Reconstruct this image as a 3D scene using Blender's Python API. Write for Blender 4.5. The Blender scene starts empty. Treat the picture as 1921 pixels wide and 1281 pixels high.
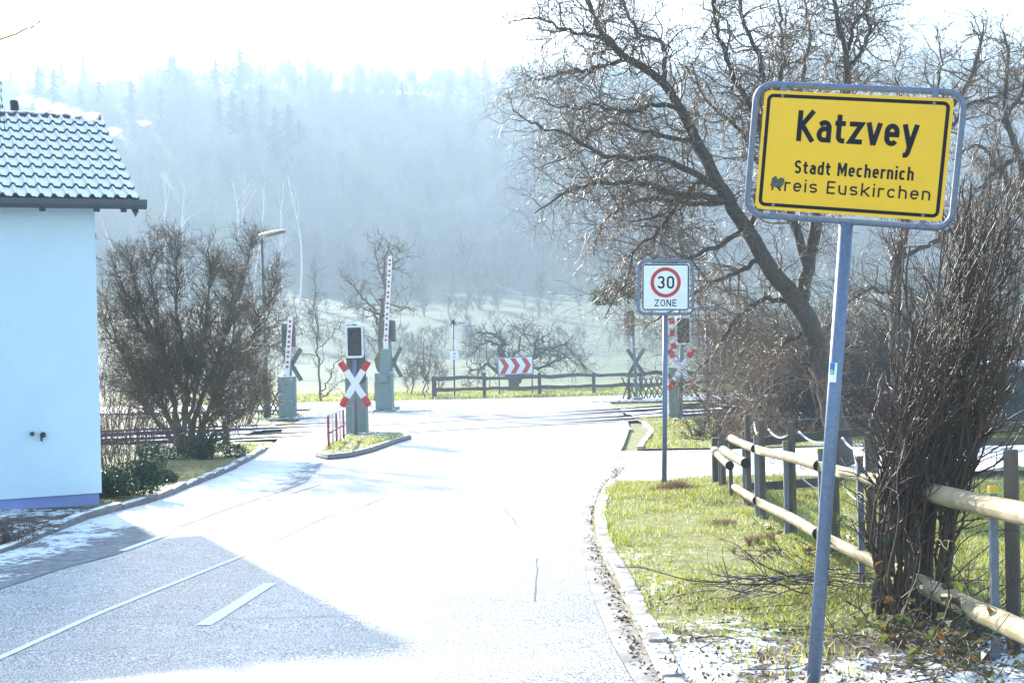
import bpy, bmesh, math, random
import numpy as np
from mathutils import Matrix, Vector
R_ = math.radians
rng = np.random.default_rng(11)
random.seed(5)
sc = bpy.context.scene
COL = sc.collection

# ------------------------------------------------------------------ camera
F_PX, CX, CY = 2600.0, 960.5, 640.5
PITCH, ROLL, CAMZ = R_(-0.67), R_(1.3), 1.76
cF = np.array([0, math.cos(PITCH), math.sin(PITCH)])
cU0 = np.array([0, -math.sin(PITCH), math.cos(PITCH)])
cR0 = np.array([1.0, 0, 0])
cR = cR0*math.cos(ROLL) - cU0*math.sin(ROLL)
cU = cR0*math.sin(ROLL) + cU0*math.cos(ROLL)
CAM = np.array([0, 0, CAMZ])
cam_d = bpy.data.cameras.new('camera')
cam_d.sensor_width = 36; cam_d.lens = F_PX/1921*36
cam_d.clip_end = 5000; cam_d.clip_start = 0.05
cam = bpy.data.objects.new('camera', cam_d); COL.objects.link(cam)
cam.matrix_world = Matrix(((cR[0], cU[0], -cF[0], 0), (cR[1], cU[1], -cF[1], 0), (cR[2], cU[2], -cF[2], CAMZ), (0, 0, 0, 1)))
sc.camera = cam

def ray(px, py):
    return cF + cR*((px-CX)/F_PX) - cU*((py-CY)/F_PX)
def P(px, py, d):
    """world point that stands at depth d in direction of a photo pixel"""
    r = ray(px, py); return CAM + r*(d/r[1])
GY = [-80, 0, 7.5, 18, 33, 45, 60, 100, 144, 151, 185, 230, 260, 480, 560, 720]
GH = [0.6, 1.80, 2.04, 2.2, 2.65, 2.85, 3.05, 3.3, 3.46, 2.6, -0.9, -5.2, -10, -78, -92, -96]
def g(y):
    return CAMZ - np.interp(y, GY, GH)
def G(px, py):
    r = ray(px, py); t = 1.0
    lo, hi = 1.0, 140.0
    for _ in range(60):
        t = .5*(lo+hi)
        if CAMZ + r[2]*t/r[1] > g(t): lo = t
        else: hi = t
    return np.array([r[0]*t/r[1], t, float(g(t))])
def plane_hit(px, py, p0, n):
    r = ray(px, py); t = np.dot(np.asarray(p0)-CAM, n)/np.dot(r, n); return CAM + r*t

# ------------------------------------------------------------------ tags
def tag(o, label=None, cat=None, group=None, kind=None):
    if label: o['label'] = label
    if cat: o['category'] = cat
    if group: o['group'] = group
    if kind: o['kind'] = kind
    return o
def thing(name, label, cat, loc=(0, 0, 0), group=None):
    o = bpy.data.objects.new(name, None); COL.objects.link(o)
    o.empty_display_size = .2
    o.location = [float(v) for v in loc]
    return tag(o, label, cat, group)

# ------------------------------------------------------------------ mesh builder
class S:
    def __init__(s): s.v = []; s.f = {}; s.n = 0; s.attr = []
    def add(s, v, faces):
        v = np.asarray(v, float).reshape(-1, 3)
        for f in faces:
            f = np.asarray(f, int)
            if f.size == 0: continue
            if f.ndim == 1: f = f[None]
            s.f.setdefault(f.shape[1], []).append(f+s.n)
        s.v.append(v); s.n += len(v); return s
    def box(s, c, size, rot=None, bevel=0.0):
        bm = bmesh.new(); bmesh.ops.create_cube(bm, size=1)
        bmesh.ops.scale(bm, vec=Vector(size), verts=bm.verts)
        if bevel: bmesh.ops.bevel(bm, geom=bm.edges[:], offset=bevel, segments=2, affect='EDGES', profile=.6)
        bm.verts.index_update()
        v = np.array([x.co[:] for x in bm.verts]); fs = [[x.index for x in f.verts] for f in bm.faces]; bm.free()
        if rot is not None: v = v @ np.asarray(rot).T
        s.add(v+np.asarray(c), [np.array(f) for f in fs]); return s
    def cyl(s, p0, p1, r0, r1=None, sides=12, caps=True):
        r1 = r0 if r1 is None else r1
        return s.path(np.array([p0, p1], float), np.array([r0, r1]), sides, caps)
    def path(s, pts, r, sides=8, caps=True, closed=False):
        pts = np.asarray(pts, float); n = len(pts)
        r = np.full(n, r, float) if np.isscalar(r) else np.asarray(r, float)
        if closed:
            t = np.roll(pts, -1, 0)-np.roll(pts, 1, 0)
        else: t = np.gradient(pts, axis=0)
        t /= np.linalg.norm(t, axis=1)[:, None]+1e-9
        e = np.eye(3)[np.argmin(np.abs(t).max(0))]
        u = np.cross(t, e); u /= np.linalg.norm(u, axis=1)[:, None]+1e-9
        w = np.cross(t, u); a = np.arange(sides)*2*math.pi/sides
        v = pts[:, None]+r[:, None, None]*(np.cos(a)[None, :, None]*u[:, None]+np.sin(a)[None, :, None]*w[:, None])
        m = n if closed else n-1
        i = np.arange(m)[:, None]; j = np.arange(sides)[None]; k = (j+1) % sides; i2 = (i+1) % n
        q = np.stack([i*sides+j, i*sides+k, i2*sides+k, i2*sides+j], -1).reshape(-1, 4)
        fs = [q]
        if caps and not closed: fs += [np.arange(sides)[::-1], np.arange(sides)+(n-1)*sides]
        return s.add(v, fs)
    def batch(s, pts, rad, sides=4):
        B, n, _ = pts.shape
        if B == 0: return s
        t = np.gradient(pts, axis=1); t /= np.linalg.norm(t, axis=2, keepdims=True)+1e-9
        e = np.eye(3)[np.argmin(np.abs(t).max(1), 1)][:, None]
        u = np.cross(t, np.broadcast_to(e, t.shape)); u /= np.linalg.norm(u, axis=2, keepdims=True)+1e-9
        w = np.cross(t, u); a = np.arange(sides)*2*math.pi/sides
        v = pts[:, :, None]+rad[:, :, None, None]*(np.cos(a)[None, None, :, None]*u[:, :, None]+np.sin(a)[None, None, :, None]*w[:, :, None])
        b = np.arange(B)[:, None, None]*n*sides; i = np.arange(n-1)[None, :, None]; j = np.arange(sides)[None, None]; k = (j+1) % sides
        q = np.stack([b+i*sides+j, b+i*sides+k, b+(i+1)*sides+k, b+(i+1)*sides+j], -1).reshape(-1, 4)
        return s.add(v, [q])
    def grid(s, pts):
        ny, nx, _ = pts.shape
        i = np.arange(ny-1)[:, None]; j = np.arange(nx-1)[None]
        q = np.stack([i*nx+j, i*nx+j+1, (i+1)*nx+j+1, (i+1)*nx+j], -1).reshape(-1, 4)
        return s.add(pts.reshape(-1, 3), [q])
    def prism(s, poly, th, M=None):
        """2-D outline (x,z) extruded from y=0 to y=th, front face towards -y"""
        p = np.asarray(poly, float); n = len(p)
        v = np.concatenate([np.stack([p[:, 0], np.zeros(n), p[:, 1]], 1), np.stack([p[:, 0], np.full(n, th), p[:, 1]], 1)])
        if M is not None: v = M(v)
        i = np.arange(n); k = (i+1) % n
        return s.add(v, [np.arange(n), np.arange(n)[::-1]+n, np.stack([k, i, i+n, k+n], -1)])
    def ribbon(s, pts, w, M=None, off=0.0):
        """flat stroke of constant width with butt ends in the (x,z) plane"""
        p = np.asarray(pts, float); t = np.gradient(p, axis=0)
        d = np.diff(p, axis=0); d /= np.linalg.norm(d, axis=1)[:, None]+1e-9
        nr = np.stack([-d[:, 1], d[:, 0]], 1); nn = np.zeros_like(p); nn[0] = nr[0]; nn[-1] = nr[-1]
        if len(p) > 2:
            m = nr[:-1]+nr[1:]; m /= (m*m).sum(1)[:, None]/2+1e-9
            nn[1:-1] = m
        a = p+nn*w/2; b = p-nn*w/2; n = len(p)
        v = np.concatenate([a, b]); v = np.stack([v[:, 0], np.full(2*n, -off), v[:, 1]], 1)
        if M is not None: v = M(v)
        i = np.arange(n-1)
        return s.add(v, [np.stack([i, i+1, i+1+n, i+n], -1)[:, ::-1]])
    def build(s, name, m, parent=None, smooth=False, attr=None):
        v = np.concatenate(s.v) if s.v else np.zeros((0, 3))
        if parent is not None:
            v = v-np.array(parent.location[:]) if parent.parent is None else v-np.array(parent.parent.location[:])
        me = bpy.data.meshes.new(name)
        loops = []; starts = []; tot = []; c = 0
        for n_, fl in s.f.items():
            a = np.concatenate(fl); loops.append(a.ravel()); starts.append(np.arange(len(a))*n_+c); tot.append(np.full(len(a), n_)); c += a.size
        me.vertices.add(len(v)); me.vertices.foreach_set('co', v.astype(np.float32).ravel())
        if loops:
            loops = np.concatenate(loops); starts = np.concatenate(starts); tot = np.concatenate(tot)
            me.loops.add(len(loops)); me.loops.foreach_set('vertex_index', loops.astype(np.int32))
            me.polygons.add(len(starts)); me.polygons.foreach_set('loop_start', starts.astype(np.int32)); me.polygons.foreach_set('loop_total', tot.astype(np.int32))
            me.polygons.foreach_set('use_smooth', np.full(len(starts), smooth))
        me.update(calc_edges=True)
        if attr is not None:
            ca = me.color_attributes.new('cov', 'FLOAT_COLOR', 'POINT')
            ca.data.foreach_set('color', np.concatenate([attr, np.ones((len(attr), 1))], 1).astype(np.float32).ravel())
        me.materials.append(m)
        o = bpy.data.objects.new(name, me); COL.objects.link(o)
        if parent is not None: o.parent = parent
        return o

# ------------------------------------------------------------------ materials
def newmat(name):
    m = bpy.data.materials.new(name); m.use_nodes = True
    nt = m.node_tree; b = nt.nodes['Principled BSDF']; return m, nt, b
def L(nt, a, b): nt.links.new(a, b)
def noise(nt, scale, detail=4, coord='Object', rough=.6, stretch=None):
    tc = nt.nodes.new('ShaderNodeTexCoord'); n = nt.nodes.new('ShaderNodeTexNoise')
    n.inputs['Scale'].default_value = scale; n.inputs['Detail'].default_value = detail; n.inputs['Roughness'].default_value = rough
    if stretch:
        mp = nt.nodes.new('ShaderNodeMapping'); mp.inputs['Scale'].default_value = stretch
        L(nt, tc.outputs[coord], mp.inputs[0]); L(nt, mp.outputs[0], n.inputs['Vector'])
    else: L(nt, tc.outputs[coord], n.inputs['Vector'])
    return n.outputs['Fac']
def ramp(nt, fac, stops):
    r = nt.nodes.new('ShaderNodeValToRGB'); e = r.color_ramp.elements
    while len(e) < len(stops): e.new(.5)
    for el, (p, c) in zip(e, stops):
        el.position = p; el.color = (*c, 1) if len(c) == 3 else c
    L(nt, fac, r.inputs[0]); return r.outputs[0]
def math_(nt, op, a, b=None, clamp=False):
    m = nt.nodes.new('ShaderNodeMath'); m.operation = op; m.use_clamp = clamp
    for k, x in enumerate((a, b)):
        if x is None: continue
        if hasattr(x, 'links') or hasattr(x, 'is_linked'): L(nt, x, m.inputs[k])
        else: m.inputs[k].default_value = x
    return m.outputs[0]
def mixc(nt, fac, a, b):
    m = nt.nodes.new('ShaderNodeMix'); m.data_type = 'RGBA'
    for k, x in ((0, fac), (6, a), (7, b)):
        if hasattr(x, 'is_linked'): L(nt, x, m.inputs[k])
        elif k == 0: m.inputs[0].default_value = x
        else: m.inputs[k].default_value = (*x, 1)
    return m.outputs[2]
def bump(nt, b, h, strength=.3, dist=.01):
    n = nt.nodes.new('ShaderNodeBump'); n.inputs['Strength'].default_value = strength; n.inputs['Distance'].default_value = dist
    L(nt, h, n.inputs['Height']); L(nt, n.outputs[0], b.inputs['Normal'])
def upness(nt, lo, hi):
    ge = nt.nodes.new('ShaderNodeNewGeometry'); sp = nt.nodes.new('ShaderNodeSeparateXYZ'); L(nt, ge.outputs['Normal'], sp.inputs[0])
    mr = nt.nodes.new('ShaderNodeMapRange'); mr.inputs[1].default_value = lo; mr.inputs[2].default_value = hi; mr.clamp = True
    L(nt, sp.outputs[2], mr.inputs[0]); return mr.outputs[0]
SNOW = (.80, .82, .85)
def mat(name, c1, c2=None, rough=.6, metal=0, scale=8, detail=4, bstr=0, bscale=None, bdist=.01, stretch=None, snow=None, spec=.5):
    m, nt, b = newmat(name)
    c2 = c2 or tuple(x*.75 for x in c1)
    nz = noise(nt, scale, detail, stretch=stretch)
    col = ramp(nt, nz, [(.3, c2), (.7, c1)])
    if snow:
        u = upness(nt, snow[0], snow[1]); n2 = noise(nt, snow[3] if len(snow) > 3 else 6, 5)
        fac = math_(nt, 'MULTIPLY', u, ramp(nt, n2, [(snow[2]-.06, (0, 0, 0)), (snow[2]+.06, (1, 1, 1))]))
        col = mixc(nt, fac, col, SNOW)
    L(nt, col, b.inputs['Base Color']); b.inputs['Roughness'].default_value = rough; b.inputs['Metallic'].default_value = metal
    b.inputs['Specular IOR Level'].default_value = spec
    if bstr: bump(nt, b, noise(nt, bscale or scale*4, 5, stretch=stretch), bstr, bdist)
    return m
def leafmat(name, cols, trans=.5, rough=.5, scale=3):
    m, nt, b = newmat(name)
    gi = nt.nodes.new('ShaderNodeNewGeometry')
    col = ramp(nt, gi.outputs['Random Per Island'], [(i/(max(1, len(cols)-1)), c) for i, c in enumerate(cols)])
    L(nt, col, b.inputs['Base Color']); b.inputs['Roughness'].default_value = rough
    tr = nt.nodes.new('ShaderNodeBsdfTranslucent'); L(nt, col, tr.inputs[0])
    mx = nt.nodes.new('ShaderNodeMixShader'); mx.inputs[0].default_value = trans
    L(nt, b.outputs[0], mx.inputs[1]); L(nt, tr.outputs[0], mx.inputs[2])
    L(nt, mx.outputs[0], nt.nodes['Material Output'].inputs[0]); return m

M = {}
M['galv'] = mat('galvanised_steel', (.155, .20, .29), (.10, .135, .205), .45, .3, 40, 6, .08, 90)
M['steel_post'] = mat('weathered_galvanised_post', (.15, .175, .215), (.10, .118, .145), .6, .1, 30, 5)
M['yellow'] = mat('yellow_sign_sheeting', (.86, .50, .012), (.80, .455, .01), .35, 0, 5, 6)
M['black'] = mat('black_sign_print', (.010, .011, .02), (.006, .007, .013), .5, spec=.15)
M['white_sign'] = mat('white_sign_sheeting', (.80, .82, .84), (.72, .75, .78), .35, 0, 12)
M['red'] = mat('red_reflective_sheeting', (.55, .02, .025), (.45, .015, .02), .4, 0, 12)
M['scrape'] = mat('weathered_grey_patch', (.10, .11, .10), (.05, .055, .05), .8, 0, 60)
M['blue'] = mat('blue_sticker', (.02, .16, .62), (.02, .13, .55), .35)
M['green_st'] = mat('green_sticker', (.05, .38, .10), (.04, .3, .08), .35)
M['stucco'] = mat('white_render', (.57, .71, .79), (.52, .665, .75), .85, 0, 1.6, 8, .6, 90, .012)  # white wall; blue skylight on its shaded side is tinted into the colour
M['plinth'] = mat('blue_grey_plinth_paint', (.20, .26, .50), (.17, .22, .44), .8, 0, 4, 5, .2, 90)
M['tile'] = mat('snowy_concrete_tile', (.075, .045, .042), (.04, .03, .035), .75, 0, 20, 5, .2, 60, snow=(.45, .6, .24, 5.0))
M['ridge'] = mat('frosted_ridge_tile', (.10, .06, .06), (.05, .04, .045), .75, 0, 25, 6, .2, 60, snow=(.35, .8, .47, 9))
M['gutter'] = mat('slate_blue_gutter', (.055, .075, .10), (.045, .06, .085), .45, .3, 10)
M['dark'] = mat('dark_plastic', (.02, .021, .024), (.012, .012, .014), .5)
M['rust'] = mat('old_brass_knob', (.10, .07, .045), (.05, .04, .03), .6, .3, 40)
M['barrier'] = mat('grey_green_machine_paint', (.17, .235, .215), (.14, .20, .185), .55, 0, 6, 5)
M['crossback'] = mat('dark_green_cross_back', (.085, .125, .11), (.07, .10, .09), .6)
M['white_paint'] = mat('white_paint', (.78, .78, .78), (.70, .71, .72), .45, 0, 8)
M['red_paint'] = mat('faded_red_paint', (.38, .045, .045), (.28, .03, .03), .5, 0, 12)
M['lens_red'] = mat('unlit_red_lens', (.10, .012, .012), (.06, .01, .01), .15)
M['lens_yel'] = mat('unlit_amber_lens', (.11, .045, .02), (.07, .03, .015), .15)
M['mauve'] = mat('faded_signal_housing', (.085, .065, .075), (.06, .048, .055), .6)
M['lamp_grey'] = mat('grey_lamp_post_paint', (.085, .115, .11), (.06, .08, .08), .5, .1, 8)
M['lamp_white'] = mat('pale_lamp_head', (.62, .60, .56), (.5, .48, .46), .5)
M['oldwood'] = mat('weathered_grey_timber', (.115, .095, .085), (.06, .05, .045), .8, 0, 12, 6, .4, 40, stretch=(1, 1, 1), snow=(.55, .9, .52, 7))
M['post_wood'] = mat('weathered_square_post', (.135, .105, .075), (.055, .042, .032), .85, 0, 9, 6, .35, 40, stretch=(1, 1, .12))
M['board'] = mat('dark_mossy_board', (.075, .062, .042), (.035, .03, .024), .8, 0, 8, 6, .3, 50)
M['log'] = mat('bare_peeled_log', (.50, .41, .27), (.17, .14, .055), .75, 0, 4, 9, .6, 22, .008, stretch=(1.6, .7, 1.6))
M['log_end'] = mat('shaded_log_end', (.02, .017, .014), (.012, .01, .009), .9)  # near end faces painted near-black; their shade is put into the colour
M['yellow_cap'] = mat('yellow_post_cap', (.62, .40, .01), (.5, .33, .02), .5)
M['moss'] = mat('mossy_post_top', (.22, .20, .05), (.12, .12, .04), .9, 0, 40)
M['rope'] = mat('white_fence_rope', (.62, .61, .58), (.5, .5, .48), .7)
M['rail'] = mat('rusty_rail', (.09, .06, .048), (.05, .036, .03), .5, .5, 30, snow=(.8, .95, .48, 20))
M['shed'] = mat('dark_green_shed_cladding', (.022, .06, .06), (.018, .05, .05), .5, 0, 6)
M['paving'] = mat('worn_gutter_paving', (.42, .40, .36), (.16, .145, .125), .8, 0, 3, 9, .6, 14, .02)
M['snow'] = mat('lying_snow', (.82, .84, .87), (.74, .77, .82), .6, 0, 4, 6, .3, 12, .02)
M['kerb'] = mat('frosted_kerb_stone', (.22, .20, .19), (.12, .105, .10), .8, 0, 10, 6, .4, 60, snow=(.75, .95, .46, 5))
M['kerb_pale'] = mat('pale_kerb_stone', (.36, .335, .30), (.13, .115, .10), .85, 0, 7, 6, .4, 60, snow=(.75, .95, .5, 5))
M['willow_bark'] = mat('willow_bark', (.075, .058, .042), (.034, .028, .022), .75, 0, 14, 6, .6, 30, .03)
M['willow_twig'] = mat('frosty_willow_twig', (.20, .122, .055), (.09, .056, .03), .42, 0, 6, spec=.4)
M['bush_stem'] = mat('olive_bush_stem', (.105, .092, .050), (.055, .046, .034), .6, 0, 8)
M['bush_twig'] = mat('olive_bush_twig', (.14, .092, .034), (.07, .045, .022), .52, 0, 6, spec=.3)
M['purple_twig'] = mat('purple_brown_twig', (.115, .058, .05), (.07, .036, .034), .5, 0, 6)
M['shrub_stem'] = mat('brown_shrub_stem', (.075, .037, .021), (.032, .021, .010), .48, 0, 10, 5)
M['brush_twig'] = mat('brown_thicket_twig', (.085, .05, .03), (.04, .025, .017), .6, 0, 6, spec=.3)
M['far_bark'] = mat('grey_far_bark', (.13, .112, .09), (.08, .07, .058), .8, 0, 2)
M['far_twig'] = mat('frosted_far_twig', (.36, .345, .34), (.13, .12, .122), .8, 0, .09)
M['birch'] = mat('white_birch_bark', (.80, .77, .74), (.55, .52, .50), .7, 0, 3)
M['spruce'] = mat('spruce_green', (.035, .06, .035), (.02, .036, .022), .8, 0, .5)
M['smalltree'] = mat('pale_olive_bark', (.17, .135, .08), (.10, .078, .05), .65, 0, 6, spec=.3)
M['leaf'] = leafmat('glossy_evergreen_leaf', [(.015, .035, .018), (.03, .06, .025), (.06, .12, .03)], .25, .5)
M['bramble_leaf'] = leafmat('autumn_bramble_leaf', [(.26, .055, .015), (.10, .13, .02), (.16, .17, .03), (.05, .09, .02), (.10, .05, .025), (.07, .10, .02)], .55, .4)
M['litter'] = leafmat('dead_brown_leaf', [(.06, .035, .022), (.13, .07, .04), (.20, .11, .06), (.045, .03, .022)], .25, .7)
M['dry'] = leafmat('dry_bracken', [(.20, .11, .06), (.28, .16, .09), (.13, .075, .05), (.34, .22, .13)], .4, .7)
M['grass'] = leafmat('winter_grass_blade', [(.16, .25, .012), (.32, .36, .02), (.45, .41, .045), (.50, .42, .12), (.60, .60, .50), (.20, .29, .015), (.24, .31, .016)], .55, .45)
M['mistletoe'] = leafmat('mistletoe_leaf', [(.035, .065, .018), (.07, .11, .03)], .4, .5)
M['stick'] = mat('fallen_dead_stick', (.07, .05, .04), (.04, .03, .025), .7, 0, 8, snow=(.7, .95, .6, 9))
M['pebble'] = mat('trackside_stone', (.22, .20, .19), (.10, .09, .085), .8, 0, 6, snow=(.55, .85, .5, 2))

def ground_mat(name, soil, grass_a, grass_b, litter):
    m, nt, b = newmat(name)
    at = nt.nodes.new('ShaderNodeAttribute'); at.attribute_name = 'cov'
    sp = nt.nodes.new('ShaderNodeSeparateColor'); L(nt, at.outputs['Color'], sp.inputs[0])
    n1 = noise(nt, 1.6, 8, rough=.7); n2 = noise(nt, 9, 6, rough=.7); n3 = noise(nt, 30, 5)
    col = ramp(nt, n2, [(.3, soil), (.5, grass_a), (.72, grass_b)])
    col = mixc(nt, sp.outputs[2], col, ramp(nt, noise(nt, .35, 6), [(.35, (.035, .07, .03)), (.65, (.075, .115, .045))]))  # greener meadow cover, also darkened in colour to stand in for blocked sun
    lf = math_(nt, 'ADD', math_(nt, 'SUBTRACT', n3, .5), sp.outputs[1])
    col = mixc(nt, ramp(nt, lf, [(.45, (0, 0, 0)), (.62, (1, 1, 1))]), col, ramp(nt, noise(nt, 45, 4), [(.35, (.03, .02, .015)), (.65, litter)]))
    mixn = math_(nt, 'ADD', math_(nt, 'MULTIPLY', math_(nt, 'SUBTRACT', n1, .5), 1.0), math_(nt, 'MULTIPLY', math_(nt, 'SUBTRACT', n2, .5), .9))
    mixn = math_(nt, 'ADD', mixn, math_(nt, 'MULTIPLY', math_(nt, 'SUBTRACT', n3, .5), .45))
    sf = math_(nt, 'ADD', mixn, sp.outputs[0])
    col = mixc(nt, ramp(nt, sf, [(.46, (0, 0, 0)), (.58, (1, 1, 1))]), col, SNOW)
    L(nt, col, b.inputs['Base Color']); b.inputs['Roughness'].default_value = .85
    bump(nt, b, n2, .6, .04)
    return m
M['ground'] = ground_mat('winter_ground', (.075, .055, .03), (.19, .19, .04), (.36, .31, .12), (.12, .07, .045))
M['pavement'] = ground_mat('frosted_pavement', (.12, .12, .125), (.22, .22, .225), (.33, .33, .34), (.14, .10, .085))

def road_mat(name):
    m, nt, b = newmat(name)
    at = nt.nodes.new('ShaderNodeAttribute'); at.attribute_name = 'cov'
    sp = nt.nodes.new('ShaderNodeSeparateColor'); L(nt, at.outputs['Color'], sp.inputs[0])
    n1 = noise(nt, .55, 6, rough=.65); n2 = noise(nt, 75, 3); n3 = noise(nt, 7, 6, rough=.7)
    n4 = noise(nt, 150, 2)
    base = ramp(nt, n2, [(.37, (.024, .024, .025)), (.47, (.165, .165, .165)), (.60, (.38, .378, .37))])
    fr = math_(nt, 'ADD', math_(nt, 'MULTIPLY', math_(nt, 'SUBTRACT', n1, .5), .5), sp.outputs[0])
    fr = math_(nt, 'ADD', fr, math_(nt, 'MULTIPLY', math_(nt, 'SUBTRACT', n3, .5), .5))
    fr = math_(nt, 'ADD', fr, math_(nt, 'MULTIPLY', math_(nt, 'SUBTRACT', n2, .5), 2.6))
    col = mixc(nt, ramp(nt, fr, [(.46, (0, 0, 0)), (.62, (1, 1, 1))]), base, (.60, .60, .59))
    L(nt, col, b.inputs['Base Color'])
    L(nt, ramp(nt, n1, [(.3, (.38,)*3), (.7, (.52,)*3)]), b.inputs['Roughness'])
    bump(nt, b, n2, .55, .006)
    return m
M['asphalt'] = road_mat('frosted_asphalt')
M['panel'] = mat('brownish_crossing_asphalt', (.26, .24, .235), (.17, .16, .155), .6, 0, 20, 6, .4, 120)
M['line'] = mat('road_marking_paint', (.85, .85, .83), (.66, .66, .65), .6, 0, 20)
M['crack'] = mat('tar_joint', (.075, .072, .07), (.03, .029, .028), .6, 0, 20)

# ------------------------------------------------------------------ world, sun, haze
SUN_AZ, SUN_EL = R_(-25), R_(23)
w = bpy.data.worlds.new('World'); sc.world = w; w.use_nodes = True
nt = w.node_tree; sky = nt.nodes.new('ShaderNodeTexSky'); sky.sky_type = 'NISHITA'; sky.sun_disc = False
sky.sun_elevation = SUN_EL; sky.sun_rotation = SUN_AZ; sky.air_density = 1.0; sky.dust_density = 1.0; sky.ozone_density = 1.8
nt.links.new(sky.outputs[0], nt.nodes['Background'].inputs[0]); nt.nodes['Background'].inputs[1].default_value = .15
sd = bpy.data.lights.new('sun', 'SUN'); sd.energy = 5.0; sd.angle = R_(.9); sd.color = (1, .945, .86)
so = bpy.data.objects.new('sun', sd); COL.objects.link(so)
sdir = Vector((math.sin(SUN_AZ)*math.cos(SUN_EL), math.cos(SUN_AZ)*math.cos(SUN_EL), math.sin(SUN_EL)))
so.rotation_euler = sdir.to_track_quat('Z', 'Y').to_euler()
sc.view_settings.view_transform = 'Standard'; sc.view_settings.look = 'None'
sc.view_settings.exposure = 2.18; sc.view_settings.gamma = 1.0
sc.cycles.use_denoising = True
sc.cycles.max_bounces = 6; sc.cycles.transparent_max_bounces = 8

hz = S().box((0, 310, 61.15), (1100, 960, 127.7))
hm = bpy.data.materials.new('valley_haze'); hm.use_nodes = True; hn = hm.node_tree
hn.nodes.remove(hn.nodes['Principled BSDF']); pv = hn.nodes.new('ShaderNodeVolumePrincipled')
pv.inputs['Color'].default_value = (.55, .73, .86, 1); pv.inputs['Density'].default_value = .0022; pv.inputs['Anisotropy'].default_value = .10
hn.links.new(pv.outputs[0], hn.nodes['Material Output'].inputs['Volume'])
haze = hz.build('haze', hm); tag(haze, 'pale winter haze filling the valley', 'haze', kind='stuff')

# ------------------------------------------------------------------ ground
def smooth_noise(x, y, s, seed=0):
    """cheap value noise, vectorised"""
    x = np.asarray(x)/s+seed*17.3; y = np.asarray(y)/s+seed*9.1
    xi = np.floor(x).astype(int); yi = np.floor(y).astype(int); fx = x-xi; fy = y-yi
    fx = fx*fx*(3-2*fx); fy = fy*fy*(3-2*fy)
    h = lambda a, b: np.modf(np.abs(np.sin(a*127.1+b*311.7+seed*7.7)*43758.5453))[0]
    return (h(xi, yi)*(1-fx)+h(xi+1, yi)*fx)*(1-fy)+(h(xi, yi+1)*(1-fx)+h(xi+1, yi+1)*fx)*fy
def curve(px):
    pts = np.array([G(*p) for p in px]); pts = pts[np.argsort(pts[:, 1])]
    return lambda y: np.interp(y, pts[:, 1], pts[:, 0])
edgeR = curve([(1260, 1400), (1190, 1281), (1150, 1210), (1115, 1130), (1095, 1060), (1089, 1020), (1091, 993), (1097, 951), (1110, 922), (1131, 896), (1152, 867), (1169, 837), (1180, 806), (1178, 786), (1160, 767), (1140, 752), (1120, 742)])
kerbR = curve([(1330, 1400), (1255, 1281), (1210, 1200), (1165, 1107), (1140, 1060), (1127, 1030), (1120, 985), (1128, 945), (1145, 918), (1172, 888), (1190, 860), (1207, 833), (1222, 815), (1205, 797), (1192, 786)])
edgeL = curve([(-700, 1281), (-250, 1110), (0, 1040), (180, 968), (280, 945), (330, 925), (430, 885), (475, 860), (510, 838), (522, 822), (530, 805), (560, 790), (572, 772)])
def strip(name, m, lf, rf, y0, y1, ny, nx, z, cov=None, kind='structure', bmp=0.0, thick=None):
    y = np.linspace(y0, y1, ny); t = np.linspace(0, 1, nx)
    l = np.array([float(lf(v)) for v in y]); r = np.array([float(rf(v)) for v in y])
    X = l[:, None]*(1-t)+r[:, None]*t; Y = np.repeat(y[:, None], nx, 1)
    Z = g(Y)+(z(X, Y) if callable(z) else z)
    if bmp:
        e = np.minimum(1, np.minimum(t, 1-t)*8)[None]
        Z = Z+bmp*e*((smooth_noise(X, Y, .9)-.5)+.6*(smooth_noise(X, Y, .3, 2)-.5)+1.2*(smooth_noise(X, Y, 2.6, 4)-.5))
    s = S(); s.grid(np.stack([X, Y, Z], -1))
    at = np.stack(cov(X, Y), -1).reshape(-1, 3) if cov else np.zeros((X.size, 3))
    o = s.build(name, m, smooth=True, attr=at); o['kind'] = kind
    return o
ONE = np.ones_like
# base terrain: valley floor, meadow, field and wooded hill
ys = np.unique(np.concatenate([np.arange(-150, 0, 12), np.arange(0, 70, 1.2), np.arange(70, 160, 2.5), np.arange(160, 300, 4), np.arange(300, 760, 8)])).astype(float)
xs = np.unique(np.concatenate([np.arange(-520, -60, 14), np.arange(-60, 60, 1.5), np.arange(60, 521, 14)])).astype(float)
X, Y = np.meshgrid(xs, ys)
def hill_extra(x, y):
    k = np.clip((y-240)/200, 0, 1)
    return k*(9*(smooth_noise(x, y, 90, 3)-.5)*2+np.clip(-(x+20)/60, 0, 1)*6+np.clip((x-40)/60, 0, 1)*5)
def terr(x, y):
    return g(y)+hill_extra(x, y)
Z = terr(X, Y)+(smooth_noise(X, Y, 7)-.5)*.16*np.clip((Y-62)/10, 0, 1)-.06*(Y < 61)
snow = np.where(Y < 62, .25, np.where(Y < 142, .05+.24*np.clip((Y-95)/45, 0, 1), np.where(Y < 235, .17+.40*(smooth_noise(X, Y, 14, 5)-.5), .24)))
lit = np.where(Y > 225, .5, 0.0)
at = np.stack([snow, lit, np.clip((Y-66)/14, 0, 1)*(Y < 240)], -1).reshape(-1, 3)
o = S().grid(np.stack([X, Y, Z], -1)).build('ground', M['ground'], smooth=True, attr=at); o['kind'] = 'structure'

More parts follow.
